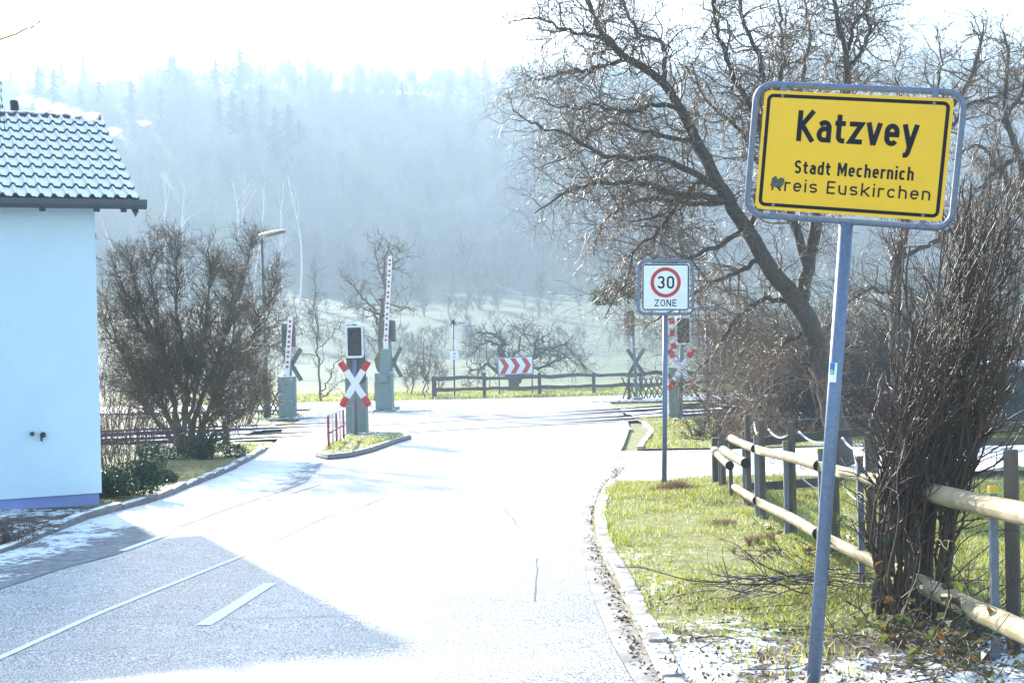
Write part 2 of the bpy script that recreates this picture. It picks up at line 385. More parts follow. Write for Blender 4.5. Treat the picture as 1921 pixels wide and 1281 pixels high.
def road_cov(X, Y):
    fr = .50+.08*np.clip((Y-10)/14, 0, 1)
    lane = np.abs((X-edgeR(Y))+1.3)
    return fr-.10*np.exp(-((lane-.2)/.35)**2)-.08*np.exp(-((lane-1.7)/.35)**2), 0*X, 0*X
road = strip('road', M['asphalt'], lambda y: edgeL(y) if y > 3 else edgeL(3)-1, edgeR, -2, 51.5, 110, 14, 0, road_cov)
strip('cross_road', M['asphalt'], lambda y: -40+.2*(y-50), lambda y: 30, 51.6, 57.8, 8, 30, -.002, lambda X, Y: (.55*ONE(X), 0*X, 0*X))
paveL = curve([(-700, 1281), (-250, 1110), (0, 1040), (180, 968), (280, 945), (330, 925), (430, 885), (475, 860), (510, 838), (530, 815)])
paveR = curve([(-600, 1340), (-250, 1190), (0, 1105), (120, 1066), (220, 1040), (340, 988), (430, 955), (520, 925), (575, 905), (612, 862), (622, 845)])
yA, yB = G(-250, 1150)[1], 32.0
strip('pavement', M['pavement'], paveL, paveR, 8.0, yB, 90, 24, .006,
      lambda X, Y: (.60-.30*np.clip(1-(paveR(Y)-X)/.8, 0, 1)+.14*np.clip((Y-14)/6, 0, 1)-.2*np.exp(-((Y-15.3)/1.6)**2)*np.clip(1-(paveR(Y)-X)/1.4, 0, 1), .15+0*X, 0*X), bmp=.004)
strip('gutter_strip', M['paving'], lambda y: edgeR(y), lambda y: kerbR(y), 6.0, 26.5, 80, 5, .006, lambda X, Y: (.3*ONE(X), .6*ONE(X), 0*X))
def vcov(X, Y):
    u = X-kerbR(np.minimum(Y, 18.5))
    near = np.clip((10.2-Y)/2.2, 0, 1)*np.clip((4.2-X)/1.0, 0, 1)
    s = .27+.27*near+.30*(smooth_noise(X, Y, 1.3, 8)-.5)+.2*np.clip(.5-u, 0, .5)
    return s, .75*near+.05, 0*X
strip('verge', M['ground'], lambda y: kerbR(y)-.05, lambda y: 26, 4.5, 18.7, 130, 150, lambda X, Y: .012+.073*np.clip((Y-7.6)/1.4, 0, 1), vcov, bmp=.07)
strip('driveway', M['ground'], lambda y: kerbR(y)-.05, lambda y: 34, 18.7, 26.2, 30, 60, .014,
      lambda X, Y: (.72-.25*np.clip((X-12)/6, 0, 1)*(smooth_noise(X, Y, 2.2, 3)), 0*X, 0*X), bmp=.02)
strip('far_verge', M['ground'], lambda y: kerbR(min(y, 36.5)), lambda y: 40, 26.2, 38.9, 40, 60, .05,
      lambda X, Y: (.27+.12*np.clip((29-Y)/2, 0, 1), .25+.3*np.clip((X-4.6)/2, 0, 1), 0*X), bmp=.08)
kx = lambda y: float(edgeL(y))-.02
HOUSE = G(192, 957)
strip('planting_bed', M['ground'], lambda y: -26, kx, 8.0, 31.8, 90, 70, lambda X, Y: .03+.04*np.clip((Y-15.0)/.6, 0, 1),
      lambda X, Y: (np.where((Y > 15.4) & ((X > HOUSE[0]+.15) | (Y > 17)), .20+.22*np.clip((Y-24)/5, 0, 1)*(smooth_noise(X, Y, 1.5, 6) > .45), .40+.12*smooth_noise(X, Y, .7, 2)), np.where((Y > 15.4) & ((X > HOUSE[0]+.15) | (Y > 17)), .45, .9), 0*X), bmp=.05)

def kerb_run(name, fn, y0, y1, m, w_=.12, h=.11, seg=.95, label=None):
    s = S(); y = y0; k = 0
    while y < y1:
        y2 = min(y+seg, y1); a = np.array([float(fn(y)), y]); b = np.array([float(fn(y2)), y2]); d = b-a; ln = np.linalg.norm(d); d /= ln
        R = np.array([[d[1], d[0], 0], [-d[0], d[1], 0], [0, 0, 1]]); c = (a+b)/2
        s.box((c[0], c[1], float(g((y+y2)/2))+(h(y) if callable(h) else h)/2-.06+.009*math.sin(k*2.1)), (w_, ln-.02, (h(y) if callable(h) else h)+.12), R @ np.array(Matrix.Rotation(.03*math.sin(k*3.7), 3, 'Z')), .018); y = y2; k += 1
    o = s.build(name, m); o['kind'] = 'structure'; return o
kerb_run('kerb', lambda y: kerbR(y)+.03, 5.4, 18.6, M['kerb_pale'], h=lambda y: float(np.interp(y, [6, 7.5, 9.4], [.035, .055, .11])), seg=.8)
kerb_run('kerb', lambda y: kerbR(y)+.03, 26.3, 36.5, M['kerb_pale'])
kerb_run('kerb', lambda y: edgeL(y)-.04, 15.3, 29.5, M['kerb'], h=.09)
kerb_run('kerb', lambda y: edgeL(y)-.04, 10.4, 15.3, M['kerb'], h=.05)

# traffic island
isl = [G(*p) for p in [(598, 857), (618, 862), (652, 858), (690, 849), (738, 832), (768, 823), (752, 817), (710, 816), (660, 822), (630, 833), (608, 846)]]
def resample(pts, n):
    p = np.array(pts+[pts[0]]); d = np.r_[0, np.cumsum(np.linalg.norm(np.diff(p, axis=0), axis=1))]
    t = np.linspace(0, d[-1], n, endpoint=False); return np.stack([np.interp(t, d, p[:, k]) for k in range(3)], 1)
ip = resample(isl, 60); ic = ip.mean(0)
rings = [1.0, .9, .75, .55, .35, .15]
iv = np.concatenate([ic+(ip-ic)*k+np.array([0, 0, .09+.05*(1-k)]) for k in rings])
iv[:, 2] += .03*(smooth_noise(iv[:, 0], iv[:, 1], .4)-.5)
s = S(); n = 60; i = np.arange(n); q = [np.stack([i+a*n, (i+1) % n+a*n, (i+1) % n+(a+1)*n, i+(a+1)*n], -1) for a in range(5)]
s.add(iv, q+[np.arange(n)+5*n])
o = s.build('traffic_island', M['ground'], smooth=True, attr=np.stack([.2+.15*smooth_noise(iv[:, 0], iv[:, 1], .7), .35+0*iv[:, 0], 0*iv[:, 0]], -1)); o['kind'] = 'structure'
s = S(); s.path(ip+np.array([0, 0, .035]), .075, 6, closed=True); o = s.build('kerb', M['kerb']); o['kind'] = 'structure'

# markings, joints and cracks belong to the road sheet
def ground_line(name, px, width, m, z=.005, parent=road, jag=0):
    c = np.array([G(*p) for p in px]); d = np.r_[0, np.cumsum(np.linalg.norm(np.diff(c, axis=0), axis=1))]
    n = max(2, int(d[-1]/.25)); t = np.linspace(0, d[-1], n); c = np.stack([np.interp(t, d, c[:, k]) for k in range(3)], 1)
    if jag: c[:, 0] += jag*(rng.random(n)-.5)
    tt = np.gradient(c[:, :2], axis=0); tt /= np.linalg.norm(tt, axis=1)[:, None]; nn = np.stack([-tt[:, 1], tt[:, 0]], 1)
    ww = np.full(n, width)*(1+(rng.random(n)-.5)*(.9 if jag else .05))
    a = c.copy(); b = c.copy(); a[:, :2] += nn*ww[:, None]/2; b[:, :2] -= nn*ww[:, None]/2
    a[:, 2] = g(a[:, 1])+z; b[:, 2] = g(b[:, 1])+z
    s = S().grid(np.stack([b, a], 1)); return s.build(name, m, parent)
ground_line('edge_line', [(-40, 1252), (182, 1152), (364, 1079), (510, 1020)], .06, M['line'])
ground_line('crack', [(510, 1019), (604, 972), (650, 960), (724, 934)], .026, M['crack'], jag=.05)
ground_line('edge_line', [(229, 1034), (354, 988)], .09, M['line'], .008)
ground_line('edge_line', [(500, 938), (599, 908)], .10, M['line'], .008)
ground_line('centre_line', [(382, 1173), (507, 1094)], .12, M['line'])
for px in ([(20, 1230), (150, 1220), (260, 1213)], [(170, 1162), (250, 1158), (330, 1154)], [(420, 1062), (490, 1063)], [(1008, 1048), (1001, 1128)], [(925, 930), (975, 990)], [(430, 1163), (560, 1158), (690, 1154)], [(910, 890), (960, 888), (1040, 895)], [(1060, 870), (1100, 868), (1130, 862)], [(905, 842), (1000, 838), (1090, 842)]):
    ground_line('crack', px,   .009, M['crack'], .0055, jag=.03)
ground_line('stop_line', [(700, 826), (790, 788), (800, 778)], .25, M['line'])
ground_line('edge_line', [(1180, 806), (1150, 770), (1120, 750)], .14, M['line'], .012)

# railway
TR = [(38.4, .5), (42.9, .5)]
def trk(x, c): return c[0]+c[1]*x
for c in TR:
    for (xa, xb) in ((-40, -6.9), (3.5, 40)):
        xx = np.linspace(xa, xb, 60); nrm = 1.55/math.cos(math.atan(.5))
        a = np.stack([xx, trk(xx, c)-nrm, g(trk(xx, c))+.02], 1); b = np.stack([xx, trk(xx, c)+nrm, g(trk(xx, c))+.02], 1)
        k = np.linspace(0, 1, 8)[None, :, None]; pp = a[:, None]*(1-k)+b[:, None]*k
        pp[:, :, 2] += .05*(smooth_noise(pp[:, :, 0], pp[:, :, 1], .25)-.5)
        o = S().grid(pp).build('track_bed', M['pebble'], smooth=False); o['kind'] = 'structure'
    # crossing surface where the road meets the track
    xx = np.linspace(-6.9, 3.5, 20); a = np.stack([xx, trk(xx, c)-1.5, 0*xx], 1); b = np.stack([xx, trk(xx, c)+1.5, 0*xx], 1)
    k = np.linspace(0, 1, 6)[None, :, None]; pp = a[:, None]*(1-k)+b[:, None]*k; pp[:, :, 2] = g(pp[:, :, 1])+.012
    o = S().grid(pp).build('crossing_surface', M['panel'], smooth=True); o['kind'] = 'structure'
lab = ['near rail of the near railway track', 'far rail of the near railway track', 'near rail of the far railway track', 'far rail of the far railway track']
for i, c in enumerate(TR):
    for j, dy in enumerate((-.84, .84)):
        xx = np.linspace(-40, 40, 90); y = trk(xx, c)+dy; zz = g(y)+np.where((xx > -7) & (xx < 3.6), .013, .10)
        zz = np.convolve(np.r_[zz[0], zz[0], zz, zz[-1], zz[-1]], np.ones(5)/5, 'valid')
        prof = np.array([(-.035, 0), (-.035, -.05), (-.01, -.06), (-.01, -.17), (.01, -.17), (.01, -.06), (.035, -.05), (.035, 0)])
        v = np.stack([np.repeat(xx[:, None], 8, 1), y[:, None]+prof[None, :, 0], zz[:, None]+prof[None, :, 1]], -1)
        o = S().grid(v[:, ::-1]).build('rail', M['rail']); tag(o, 'rusty '+lab[2*i+j]+' running through the level crossing', 'rail', 'railway rails')

# ------------------------------------------------------------------ lettering (road-sign grotesque drawn as strokes)
def arc(cx, cy, rx, ry, a0, a1, n=10):
    a = np.radians(np.linspace(a0, a1, n)); return [(cx+rx*math.cos(k), cy+ry*math.sin(k)) for k in a]
def glyph(ch, w, W, xh=.72):
    """strokes with cap height 1; w stroke width; W letter width factor"""
    h = w/2; X = W*.62; x0, x1 = h, X-h; r = (x1-x0)/2; cx = X/2
    lo, hi = h, xh-h
    def bowl(bot, top, a=0, x0=x0, x1=x1):
        r = min((x1-x0)/2, (top-bot)/2); cx_ = (x0+x1)/2
        p = arc(x0+r, top-r, r, r, 90, 180, 8)+arc(x0+r, bot+r, r, r, 180, 270, 8)+arc(x1-r, bot+r, r, r, 270, 360, 8)+arc(x1-r, top-r, r, r, 0, 90, 8); return p+[p[0], p[1]]
    if ch == 'K': return [[(h, 0), (h, 1)], [(X+.02-h*.3, 1), (h, .42)], [(h+.13*W, .50), (X+.05-h*.3, 0)]], X+.05
    if ch == 'M':
        X = W*.82; return [[(h, 0), (h, 1)], [(X-h, 0), (X-h, 1)], [(h*1.1, 1), (X/2, .30), (X-h*1.1, 1)]], X
    if ch == 'S' or ch == 's':
        H = 1 if ch == 'S' else xh; X_ = X if ch == 'S' else X*.88; x1 = X_-h; r = (x1-x0)/2; cx = X_/2; top, bot = H-h, h; mid = H/2; ry1 = (top-mid)/2
        return [arc(cx, top-ry1, r, ry1, 25, 180, 12)+arc(cx, top-ry1, r, ry1, 180, 255, 6)[1:]+arc(cx, bot+ry1, r, ry1, 75, 0, 6)+arc(cx, bot+ry1, r, ry1, 0, -155, 12)[1:]], X_
    if ch == 'E': X = W*.56; return [[(X, h), (h, h), (h, 1-h), (X, 1-h)], [(h, .52), (X*.92, .52)]], X
    if ch == 'P': return [[(h, 0), (h, 1)], [(h, 1-h)]+arc(X-h-.24, 1-h-.24, .24, .24, 90, -90, 12)+[(h, 1-h-.48)]], X
    if ch == 'I': return [[(h, 0), (h, 1)]], w
    if ch == 'U': return [[(x0, 1)]+arc(cx, h+r, r, r, 180, 360, 14)+[(x1, 1)]], X
    if ch == 'Z': return [[(0, 1-h), (X-h*.9, 1-h), (h*.9, h), (X, h)]], X
    if ch == 'O': return [bowl(h, 1-h)], X
    if ch == 'N': return [[(h, 0), (h, 1)], [(X-h, 0), (X-h, 1)], [(h*1.1, 1), (X-h*1.1, 0)]], X
    if ch == '0': return [bowl(h, 1-h, 0, h, X*.95-h)], X*.95
    if ch == '2': return [arc(cx, 1-h-r, r, r, 170, -35, 14)+[(h, h), (X, h)]], X
    if ch == '3':
        ra = .5*(1-w)/2; return [arc(cx, 1-h-ra, r*.94, ra, 160, -90, 14), arc(cx, h+ra*1.0, r, ra, 90, -160, 14)], X
    X = W*.55; x1 = X-h; r = (x1-x0)/2; cx = X/2
    if ch == 'a': return [[(x0+.0, xh-h-.07)]+arc(cx, hi-r*.9, r, r*.9, 150, 0, 10)[1:]+[(x1, 0)], [(x1, .44)]+[(x0+.15*W, .44)]+arc(x0+.17*W, h+.165*1.05, .17*W, .165*1.05, 90, 270, 10)[1:]+[(x1, h)]], X
    if ch == 't': return [[(h+.09*W, .92)]+[(h+.09*W, .25)]+arc(h+.09*W+.16*W, h+.15, .16*W, .15, 180, 270, 8)+[(X*.78, h)], [(0, hi), (X*.78, hi)]], X*.8
    if ch == 'z': return [[(0, hi), (X-h*.9, hi), (h*.9, h), (X, h)]], X
    if ch == 'v': return [[(h*.8, xh), (cx+.02, 0)], [(X+.04-h*.8, xh), (cx+.02, 0)]], X+.04
    if ch == 'y': return [[(h*.8, xh), (cx+.03, .02)], [(X+.06-h*.8, xh), (cx-.02, -.18)]+arc(cx-.12, -.18-.0, .09, .085, -10, -90, 6)+[(cx-.2, -.268)]], X+.06
    if ch == 'e':
        return [[(x0, .37), (x1, .37), (x1, hi-r)]+arc(cx, hi-r, r, r, 0, 180, 12)[1:]+arc(cx, h+r, r, r, 180, 325, 12)], X
    if ch == 'd': return [[(x1, 0), (x1, 1)], [(x1, hi)]+[(x0+r, hi)]+arc(x0+r, hi-r, r, r, 90, 180, 7)[1:]+arc(x0+r, h+r, r, r, 180, 270, 7)+[(x1, h)]], X
    if ch == 'c': return [arc(cx, hi-r, r, r, 30, 180, 10)+arc(cx, h+r, r, r, 180, 330, 10)], X*.98
    if ch in 'hn': return [[(h, 0), (h, 1 if ch == 'h' else xh)], [(h, hi)]+[(x1-r, hi)]+arc(x1-r, hi-r, r, r, 90, 0, 8)[1:]+[(x1, 0)]], X
    if ch == 'm': return [[(h, 0), (h, xh)], [(h, hi), (X*1.5-h-.1, hi)]+arc(X*1.5-h-.1, hi-.1, .1, .1, 90, 0, 5)+[(X*1.5-h, 0)], [(X*.75, hi), (X*.75, 0)]], X*1.5
    if ch == 'r': return [[(h, 0), (h, xh)], arc(h+.14, hi-.16, .14, .16, 180, 90, 7)+[(X*.74, hi)]], X*.72
    if ch == 'i': return [[(h, 0), (h, xh)], [(h, .86), (h, 1.0)]], w
    if ch == 'k': return [[(h, 0), (h, 1)], [(X, xh), (h, .28)], [(h+.13*W, .38), (X+.03, 0)]], X+.03
    if ch == 'u': return [[(x0, xh)]+arc(cx, h+r, r, r, 180, 270, 8)+[(x1, h)], [(x1, 0), (x1, xh)]], X
    if ch == 'l': return [[(h, 1), (h, 0)]], w
    if ch == 'b': return [[(h, 0), (h, 1)], [(h, hi)]+arc(x1-r, hi-r, r, r, 90, 0, 7)+arc(x1-r, h+r, r, r, 0, -90, 7)+[(h, h)]], X
    return [], .3
def write(s, text, width, cap, w, W, M, cx, base, off, gap=.13):
    """fit text into width; centred at cx; base line height"""
    items = []; x = 0
    for ch in text:
        if ch == ' ': x += .34*W+.1; continue
        st, adv = glyph(ch, w, W); items.append((x, st)); x += adv+gap*W+.02
    x -= gap*W+.02; sx = width/x; k = 0
    for ox, st in items:
        for q in st:
            q = np.array(q, float); q[:, 0] = (q[:, 0]+ox)*sx-width/2+cx; q[:, 1] = q[:, 1]*cap+base
            keep = np.r_[True, np.linalg.norm(np.diff(q, axis=0), axis=1) > 1e-5]
            s.ribbon(q[keep], w*cap, M, off+.00012*(k % 4)); k += 1
def rrect(w_, h_, r, n=7):
    p = []
    for (x, y, a) in ((w_/2-r, h_/2-r, 0), (-w_/2+r, h_/2-r, 90), (-w_/2+r, -h_/2+r, 180), (w_/2-r, -h_/2+r, 270)): p += arc(x, y, r, r, a, a+90, n)
    return np.array(p)
def frame_border(s, w_, h_, r, t, M, off):
    a = rrect(w_, h_, r); b = rrect(w_-2*t, h_-2*t, max(r-t, .004)); n = len(a)
    v = np.concatenate([np.stack([a[:, 0], np.full(n, -off), a[:, 1]], 1), np.stack([b[:, 0], np.full(n, -off), b[:, 1]], 1)])
    i = np.arange(n); k = (i+1) % n; s.add(M(v), [np.stack([i, k, k+n, i+n], -1)])
def disc(s, cx, cz, r, M, off, r_in=0, n=40):
    a = np.linspace(0, 2*math.pi, n, endpoint=False); o_ = np.stack([cx+r*np.cos(a), np.full(n, -off), cz+r*np.sin(a)], 1); i = np.arange(n); k = (i+1) % n
    if r_in:
        b = np.stack([cx+r_in*np.cos(a), np.full(n, -off), cz+r_in*np.sin(a)], 1); s.add(M(np.concatenate([o_, b])), [np.stack([i, k, k+n, i+n], -1)])
    else: s.add(M(o_), [i])
def frameM(loc, rot):
    """rot = xyz euler degrees or a 3x3 array; returns local->world function"""
    A = np.array(Matrix.Identity(3)) if rot is None else (np.asarray(rot) if np.ndim(rot) == 2 else np.array(__import__('mathutils').Euler([R_(a) for a in rot]).to_matrix()))
    loc = np.asarray(loc, float)
    f = lambda v: np.asarray(v, float).reshape(-1, 3) @ A.T+loc
    f.A = A; f.loc = loc; return f
def P3(Mf, x, y, z): return Mf([(x, y, z)])[0]

# ------------------------------------------------------------------ town sign
Mf = frameM((1.87, 7.539, CAMZ+.882), (4.7, 6.7, -17.4))
pb = P(1524, 1300, 7.68); pb[2] = g(7.68)-.05
t = thing('town_sign', 'large yellow place-name sign leaning on a grey post beside the brown shrub', 'town sign', pb)
fo = rrect(1.10, .722, .09); fp = Mf(np.stack([fo[:, 0], np.full(len(fo), .035), fo[:, 1]], 1))
S().path(fp, .0175, 10, closed=True).build('frame', M['galv'], t, True)
top = P3(Mf, .0, .045, -.365)
S().path(np.array([top, top*.5+pb*.5, pb]), .038, 16).build('post', M['galv'], t, True)
panel = S().prism(rrect(1.0, .65, .03), .004, Mf).build('panel', M['yellow'], t)
s = S(); frame_border(s, .965, .615, .035, .019, Mf, .0012); s.build('border', M['black'], panel)
s = S(); write(s, 'Katzvey', .638, .167, .16, 1.0, Mf, .015, .058, .0014)
write(s, 'Stadt Mechernich', .634, .072, .165, .82, Mf, .015, -.118, .0014)
write(s, 'Kreis Euskirchen', .845, .070, .135, 1.15, Mf, .005, -.218, .0014, .2)
s.build('lettering', M['black'], panel)
s = S()
pp = [(-.418, -.152), (-.399, -.137), (-.386, -.157), (-.366, -.146), (-.352, -.150), (-.350, -.168), (-.356, -.186), (-.371, -.207), (-.386, -.194), (-.408, -.203), (-.426, -.192), (-.421, -.176)]
s.prism(np.array(pp)[::-1], .0008, lambda v: Mf(v-np.array([0, .0030, 0]))); s.build('weathered_patch', M['scrape'], panel)
for (x, z) in ((-.40, .298), (.40, .296), (-.40, -.298), (.40, -.298)):
    S().cyl(P3(Mf, x, .004, z), P3(Mf, x, -.004, z), .009, sides=12).build('bolt', M['galv'], panel)
    S().box(P3(Mf, x, .022, z+math.copysign(.04, z)), (.034, .022, .065), Mf.A, .003).build('bracket', M['galv'], t)
# sticker wrapped round the post
ax = pb-top; ln = np.linalg.norm(ax); ax /= ln
def on_post(px, py): return top+ax*np.clip(np.dot(P(px, py, 7.6)-top, ax), 0, ln)
side = np.cross(ax, [0, -1., 0]); side /= np.linalg.norm(side); front = np.cross(side, ax); front = front if front[1] < 0 else -front
sgn = 1 if side[0] > 0 else -1
def wrapped(name, u0, u1, a0, a1, m, rr, parent):
    c0, c1 = on_post(0, 0)*0+top+ax*u0, top+ax*u1
    an = np.radians(np.linspace(a0, a1, 8)); row = lambda c: np.array([c+rr*(front*math.cos(k)+side*sgn*math.sin(k)) for k in an])
    return S().grid(np.stack([row(c0), row(c1)])).build(name, m, parent, True)
u = np.dot(P(1560, 680, 7.6)-top, ax)
st = wrapped('sticker', u, u+.108, -78, -5, M['white_sign'], .0388, t)
wrapped('sticker_picture', u+.001, u+.045, -70, -22, M['blue'], .0392, st)
wrapped('sticker_picture', u+.036, u+.066, -70, -25, M['green_st'], .0395, st)
wrapped('sticker_symbol', u+.042, u+.060, -64, -38, M['white_sign'], .0398, st)
wrapped('sticker_symbol', u+.047, u+.055, -58, -46, M['black'], .0401, st)

# ------------------------------------------------------------------ 30 zone sign
Mf = frameM((2.006, 17.967, CAMZ+.447), (0, 1.4, -4))
pb = P(1246, 922, 18.0); pb[2] = g(18.0)-.03
t = thing('speed_zone_sign', 'white square speed limit zone sign with a red ring on a thin grey post', 'traffic sign', pb)
fo = rrect(.70, .69, .085); S().path(Mf(np.stack([fo[:, 0], np.full(len(fo), .03), fo[:, 1]], 1)), .019, 8, closed=True).build('frame', M['galv'], t, True)
S().path(np.array([P3(Mf, 0, .03, -.34), pb]), .033, 14).build('post', M['galv'], t, True)
panel = S().prism(rrect(.61, .605, .03), .003, Mf).build('panel', M['white_sign'], t)
s = S(); frame_border(s, .60, .595, .035, .016, Mf, .001); s.build('border', M['black'], panel)
s = S(); disc(s, 0, .062, .196, Mf, .0012, .150); s.build('red_ring', M['red'], panel)
s = S(); write(s, '30', .222, .163, .15, .95, Mf, .0, -.018, .0014); s.build('number', M['black'], panel)
s = S(); write(s, 'ZONE', .285, .088, .14, 1.0, Mf, .0, -.247, .0014, .16); s.build('lettering', M['black'], panel)
for (x, z) in ((-.18, .305), (.18, .305), (-.18, -.305), (.18, -.305)):
    S().box(P3(Mf, x, .016, z+math.copysign(.017, z)), (.03, .02, .06), Mf.A, .003).build('bracket', M['galv'], t)

# ------------------------------------------------------------------ house
TH = R_(24); ex = np.array([math.cos(TH), math.sin(TH), 0]); ey = np.array([-math.sin(TH), math.cos(TH), 0]); ez = np.array([0, 0, 1.])
Wc = HOUSE.copy()
t = thing('house', 'white rendered house end with a snowy tiled roof', 'house', Wc)
HM = lambda v: np.asarray(v, float).reshape(-1, 3) @ np.stack([ex, ey, ez])+Wc
gut = plane_hit(262, 384, Wc-ey*.33, -ey); ga = np.dot(gut-Wc, ex); gz = gut[2]-Wc[2]
rid = plane_hit(191, 231, gut, ex); rl = np.dot(rid-gut, ey); rz = rid[2]-gut[2]
eave = gz+.02
LEN, DEP = 11.0, 2*(rl-.33)
fl = .22
s = S()
v = HM([(-LEN, 0, fl), (0, 0, fl), (0, 0, eave), (-LEN, 0, eave), (0, DEP, fl), (-LEN, DEP, fl), (0, DEP, eave), (-LEN, DEP, eave), (0, DEP/2, eave+rz*.94), (-LEN, DEP/2, eave+rz*.94)])
s.add(v, [np.array([0, 1, 2, 3]), np.array([1, 4, 6, 8, 2]), np.array([4, 5, 7, 6]), np.array([5, 0, 3, 9, 7]), np.array([3, 2, 8, 9]), np.array([7, 9, 8, 6])])
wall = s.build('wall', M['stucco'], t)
S().add(HM([(-LEN+.03, .03, -.6), (-.03, .03, -.6), (-.03, .03, fl), (-LEN+.03, .03, fl), (-.03, DEP-.03, -.6), (-LEN+.03, DEP-.03, -.6), (-.03, DEP-.03, fl), (-LEN+.03, DEP-.03, fl)]),
        [np.array([0, 1, 2, 3]), np.array([1, 4, 6, 2]), np.array([4, 5, 7, 6]), np.array([5, 0, 3, 7])]).build('plinth', M['plinth'], t)
# pantiled roof: stepped rows with a wave across
sl = math.hypot(rl, rz); pitch = math.atan2(rz, rl); rows = 9; per = .147
ux = np.arange(-LEN+ga-.0, ga+.001, per/10)
s = S(); lip = S()
def roofpt(u, dd, up):   # u along eave, dd up the slope, up normal to it
    return np.stack([u, -.33+dd*math.cos(pitch)-up*math.sin(pitch), gz+.06+dd*math.sin(pitch)+up*math.cos(pitch)], -1)
wav = lambda u: .021*np.sin(2*math.pi*(u-ga)/per+.6)+.010*np.sin(4*math.pi*(u-ga)/per)
for k in range(rows):
    d0 = sl*k/rows-.02; d1 = sl*(k+1)/rows+.03
    jit = .006*np.sin(ux*3+k)
    A = roofpt(ux, np.full_like(ux, d0)+jit, wav(ux)+.045); A2 = roofpt(ux, np.full_like(ux, d0)+.03+jit, wav(ux)+.050); B = roofpt(ux, np.full_like(ux, d1), wav(ux)+.012)
    C = roofpt(ux, np.full_like(ux, d0)+jit+.012, wav(ux)-.02)
    s.grid(np.stack([HM(C), HM(A), HM(A2), HM(B)]))
back = HM([(-LEN+ga, -.33+rl, gz+.06+rz), (ga, -.33+rl, gz+.06+rz), (ga, -.33+2*rl, gz+.06), (-LEN+ga, -.33+2*rl, gz+.06)])
s.add(back, [np.array([0, 1, 2, 3])])
roof = s.build('roof', M['tile'], t)
s = S()
for (a, b_, z0) in (((ga-.03, -.30), (ga-.03, -.33+rl), 0),):
    v = HM([(ga-.012, -.31, gz-.10), (ga-.012, -.33+rl, gz+rz-.06), (ga-.012, -.33+rl, gz+rz+.07), (ga-.012, -.31, gz+.06), (ga-.035, -.31, gz-.10), (ga-.035, -.33+rl, gz+rz-.06), (ga-.035, -.33+rl, gz+rz+.07), (ga-.035, -.31, gz+.06)])
    s.add(v, [np.array([0, 1, 2, 3]), np.array([7, 6, 5, 4]), np.array([0, 4, 5, 1]), np.array([3, 2, 6, 7]), np.array([0, 3, 7, 4])])
s.build('verge_board', M['gutter'], t)
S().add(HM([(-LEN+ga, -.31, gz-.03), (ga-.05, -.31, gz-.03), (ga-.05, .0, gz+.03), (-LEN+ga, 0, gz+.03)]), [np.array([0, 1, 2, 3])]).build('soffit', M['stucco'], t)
x = ga-.02; k = 0
while x > -LEN+ga+.5:
    ln_ = .26 if k == 0 else .37
    p0 = HM([(x, -.33+rl, gz+.04+rz+.01*(k % 2))])[0]; p1 = HM([(x-ln_, -.33+rl, gz+.04+rz+.004)])[0]
    S().path(np.array([p0, p1]), np.array([.085, .078]), 12).build('ridge_tile', M['ridge'], roof, True); x -= ln_-.005; k += 1
s = S(); pr = [(-.065, .055), (-.06, -.01), (-.035, -.05), (0, -.06), (.035, -.05), (.06, -.01), (.06, .04), (.05, .04), (.045, -.005), (.03, -.038), (0, -.046), (-.03, -.038), (-.047, -.005), (-.052, .055)]
xa = np.array([-LEN+ga, ga+.07])
v = np.stack([np.repeat(xa[:, None], 14, 1), np.repeat(np.array([[-.40+p[0] for p in pr]]), 2, 0), np.repeat(np.array([[gz+p[1]-.005 for p in pr]]), 2, 0)], -1)
s.grid(HM(v.reshape(-1, 3)).reshape(2, 14, 3)); s.add(HM(v[1]), [np.arange(14)]); gutter = s.build('gutter', M['gutter'], t)
for x in (ga-.20, ga-.52, ga-1.15, ga-1.78, ga-2.4, ga-3.0):
    S().box(HM([(x, -.37, gz-.075)])[0], (.07, .05, .05), np.stack([ex, ey, ez]).T, .008).build('gutter_bracket', M['dark'], gutter)
S().add(HM([(ga-.10, -.36, gz-.06), (ga-.02, -.36, gz-.06), (ga-.05, -.36, gz-.15), (ga-.10, -.30, gz-.06), (ga-.02, -.30, gz-.06), (ga-.05, -.30, gz-.15)]), [np.array([0, 2, 1]), np.array([3, 4, 5]), np.array([0, 3, 5, 2]), np.array([1, 2, 5, 4])]).build('gutter_bracket', M['dark'], gutter)
# flue on the ridge
fl0 = plane_hit(28, 212, HM([(0, -.33+rl+.12, 0)])[0], ey); fl1 = plane_hit(26, 189, HM([(0, -.33+rl+.12, 0)])[0], ey)
S().path(np.array([fl0-ez*.16, fl0-ez*.02, fl0-ez*.02, fl0+ez*.01, fl0+ez*.03, fl1, fl1+ez*.001]), np.array([.08, .08, .105, .105, .062, .058, .04]), 18).build('flue_pipe', M['dark'], t, True)
for (px, py, m, r) in ((60, 813, M['rust'], .028), (80, 815, M['dark'], .036)):
    c = plane_hit(px, py, Wc, -ey); S().path(np.array([c+ey*.005, c-ey*.04, c-ey*.075, c-ey*.09]), np.array([r*.6, r, r*.95, r*.45]), 14).build('wall_tap', m, t, True)
c = plane_hit(77, 824, Wc, -ey); S().path(np.array([c-ey*.06+ez*.04, c-ey*.07, c-ey*.06-ez*.01]), .014, 8).build('wall_tap', M['dark'], t, True)
c = plane_hit(183, 443, Wc+ey*.06, -ey); S().box(c, (.05, .08, .07), np.stack([ex, ey, ez]).T, .012).build('wall_lamp', M['lamp_white'], t)
c = plane_hit(174, 735, Wc, -ey); S().box(c-ey*.004, (.06, .008, .012), np.stack([ex, ey, ez]).T).build('name_plate', M['white_paint'], t)

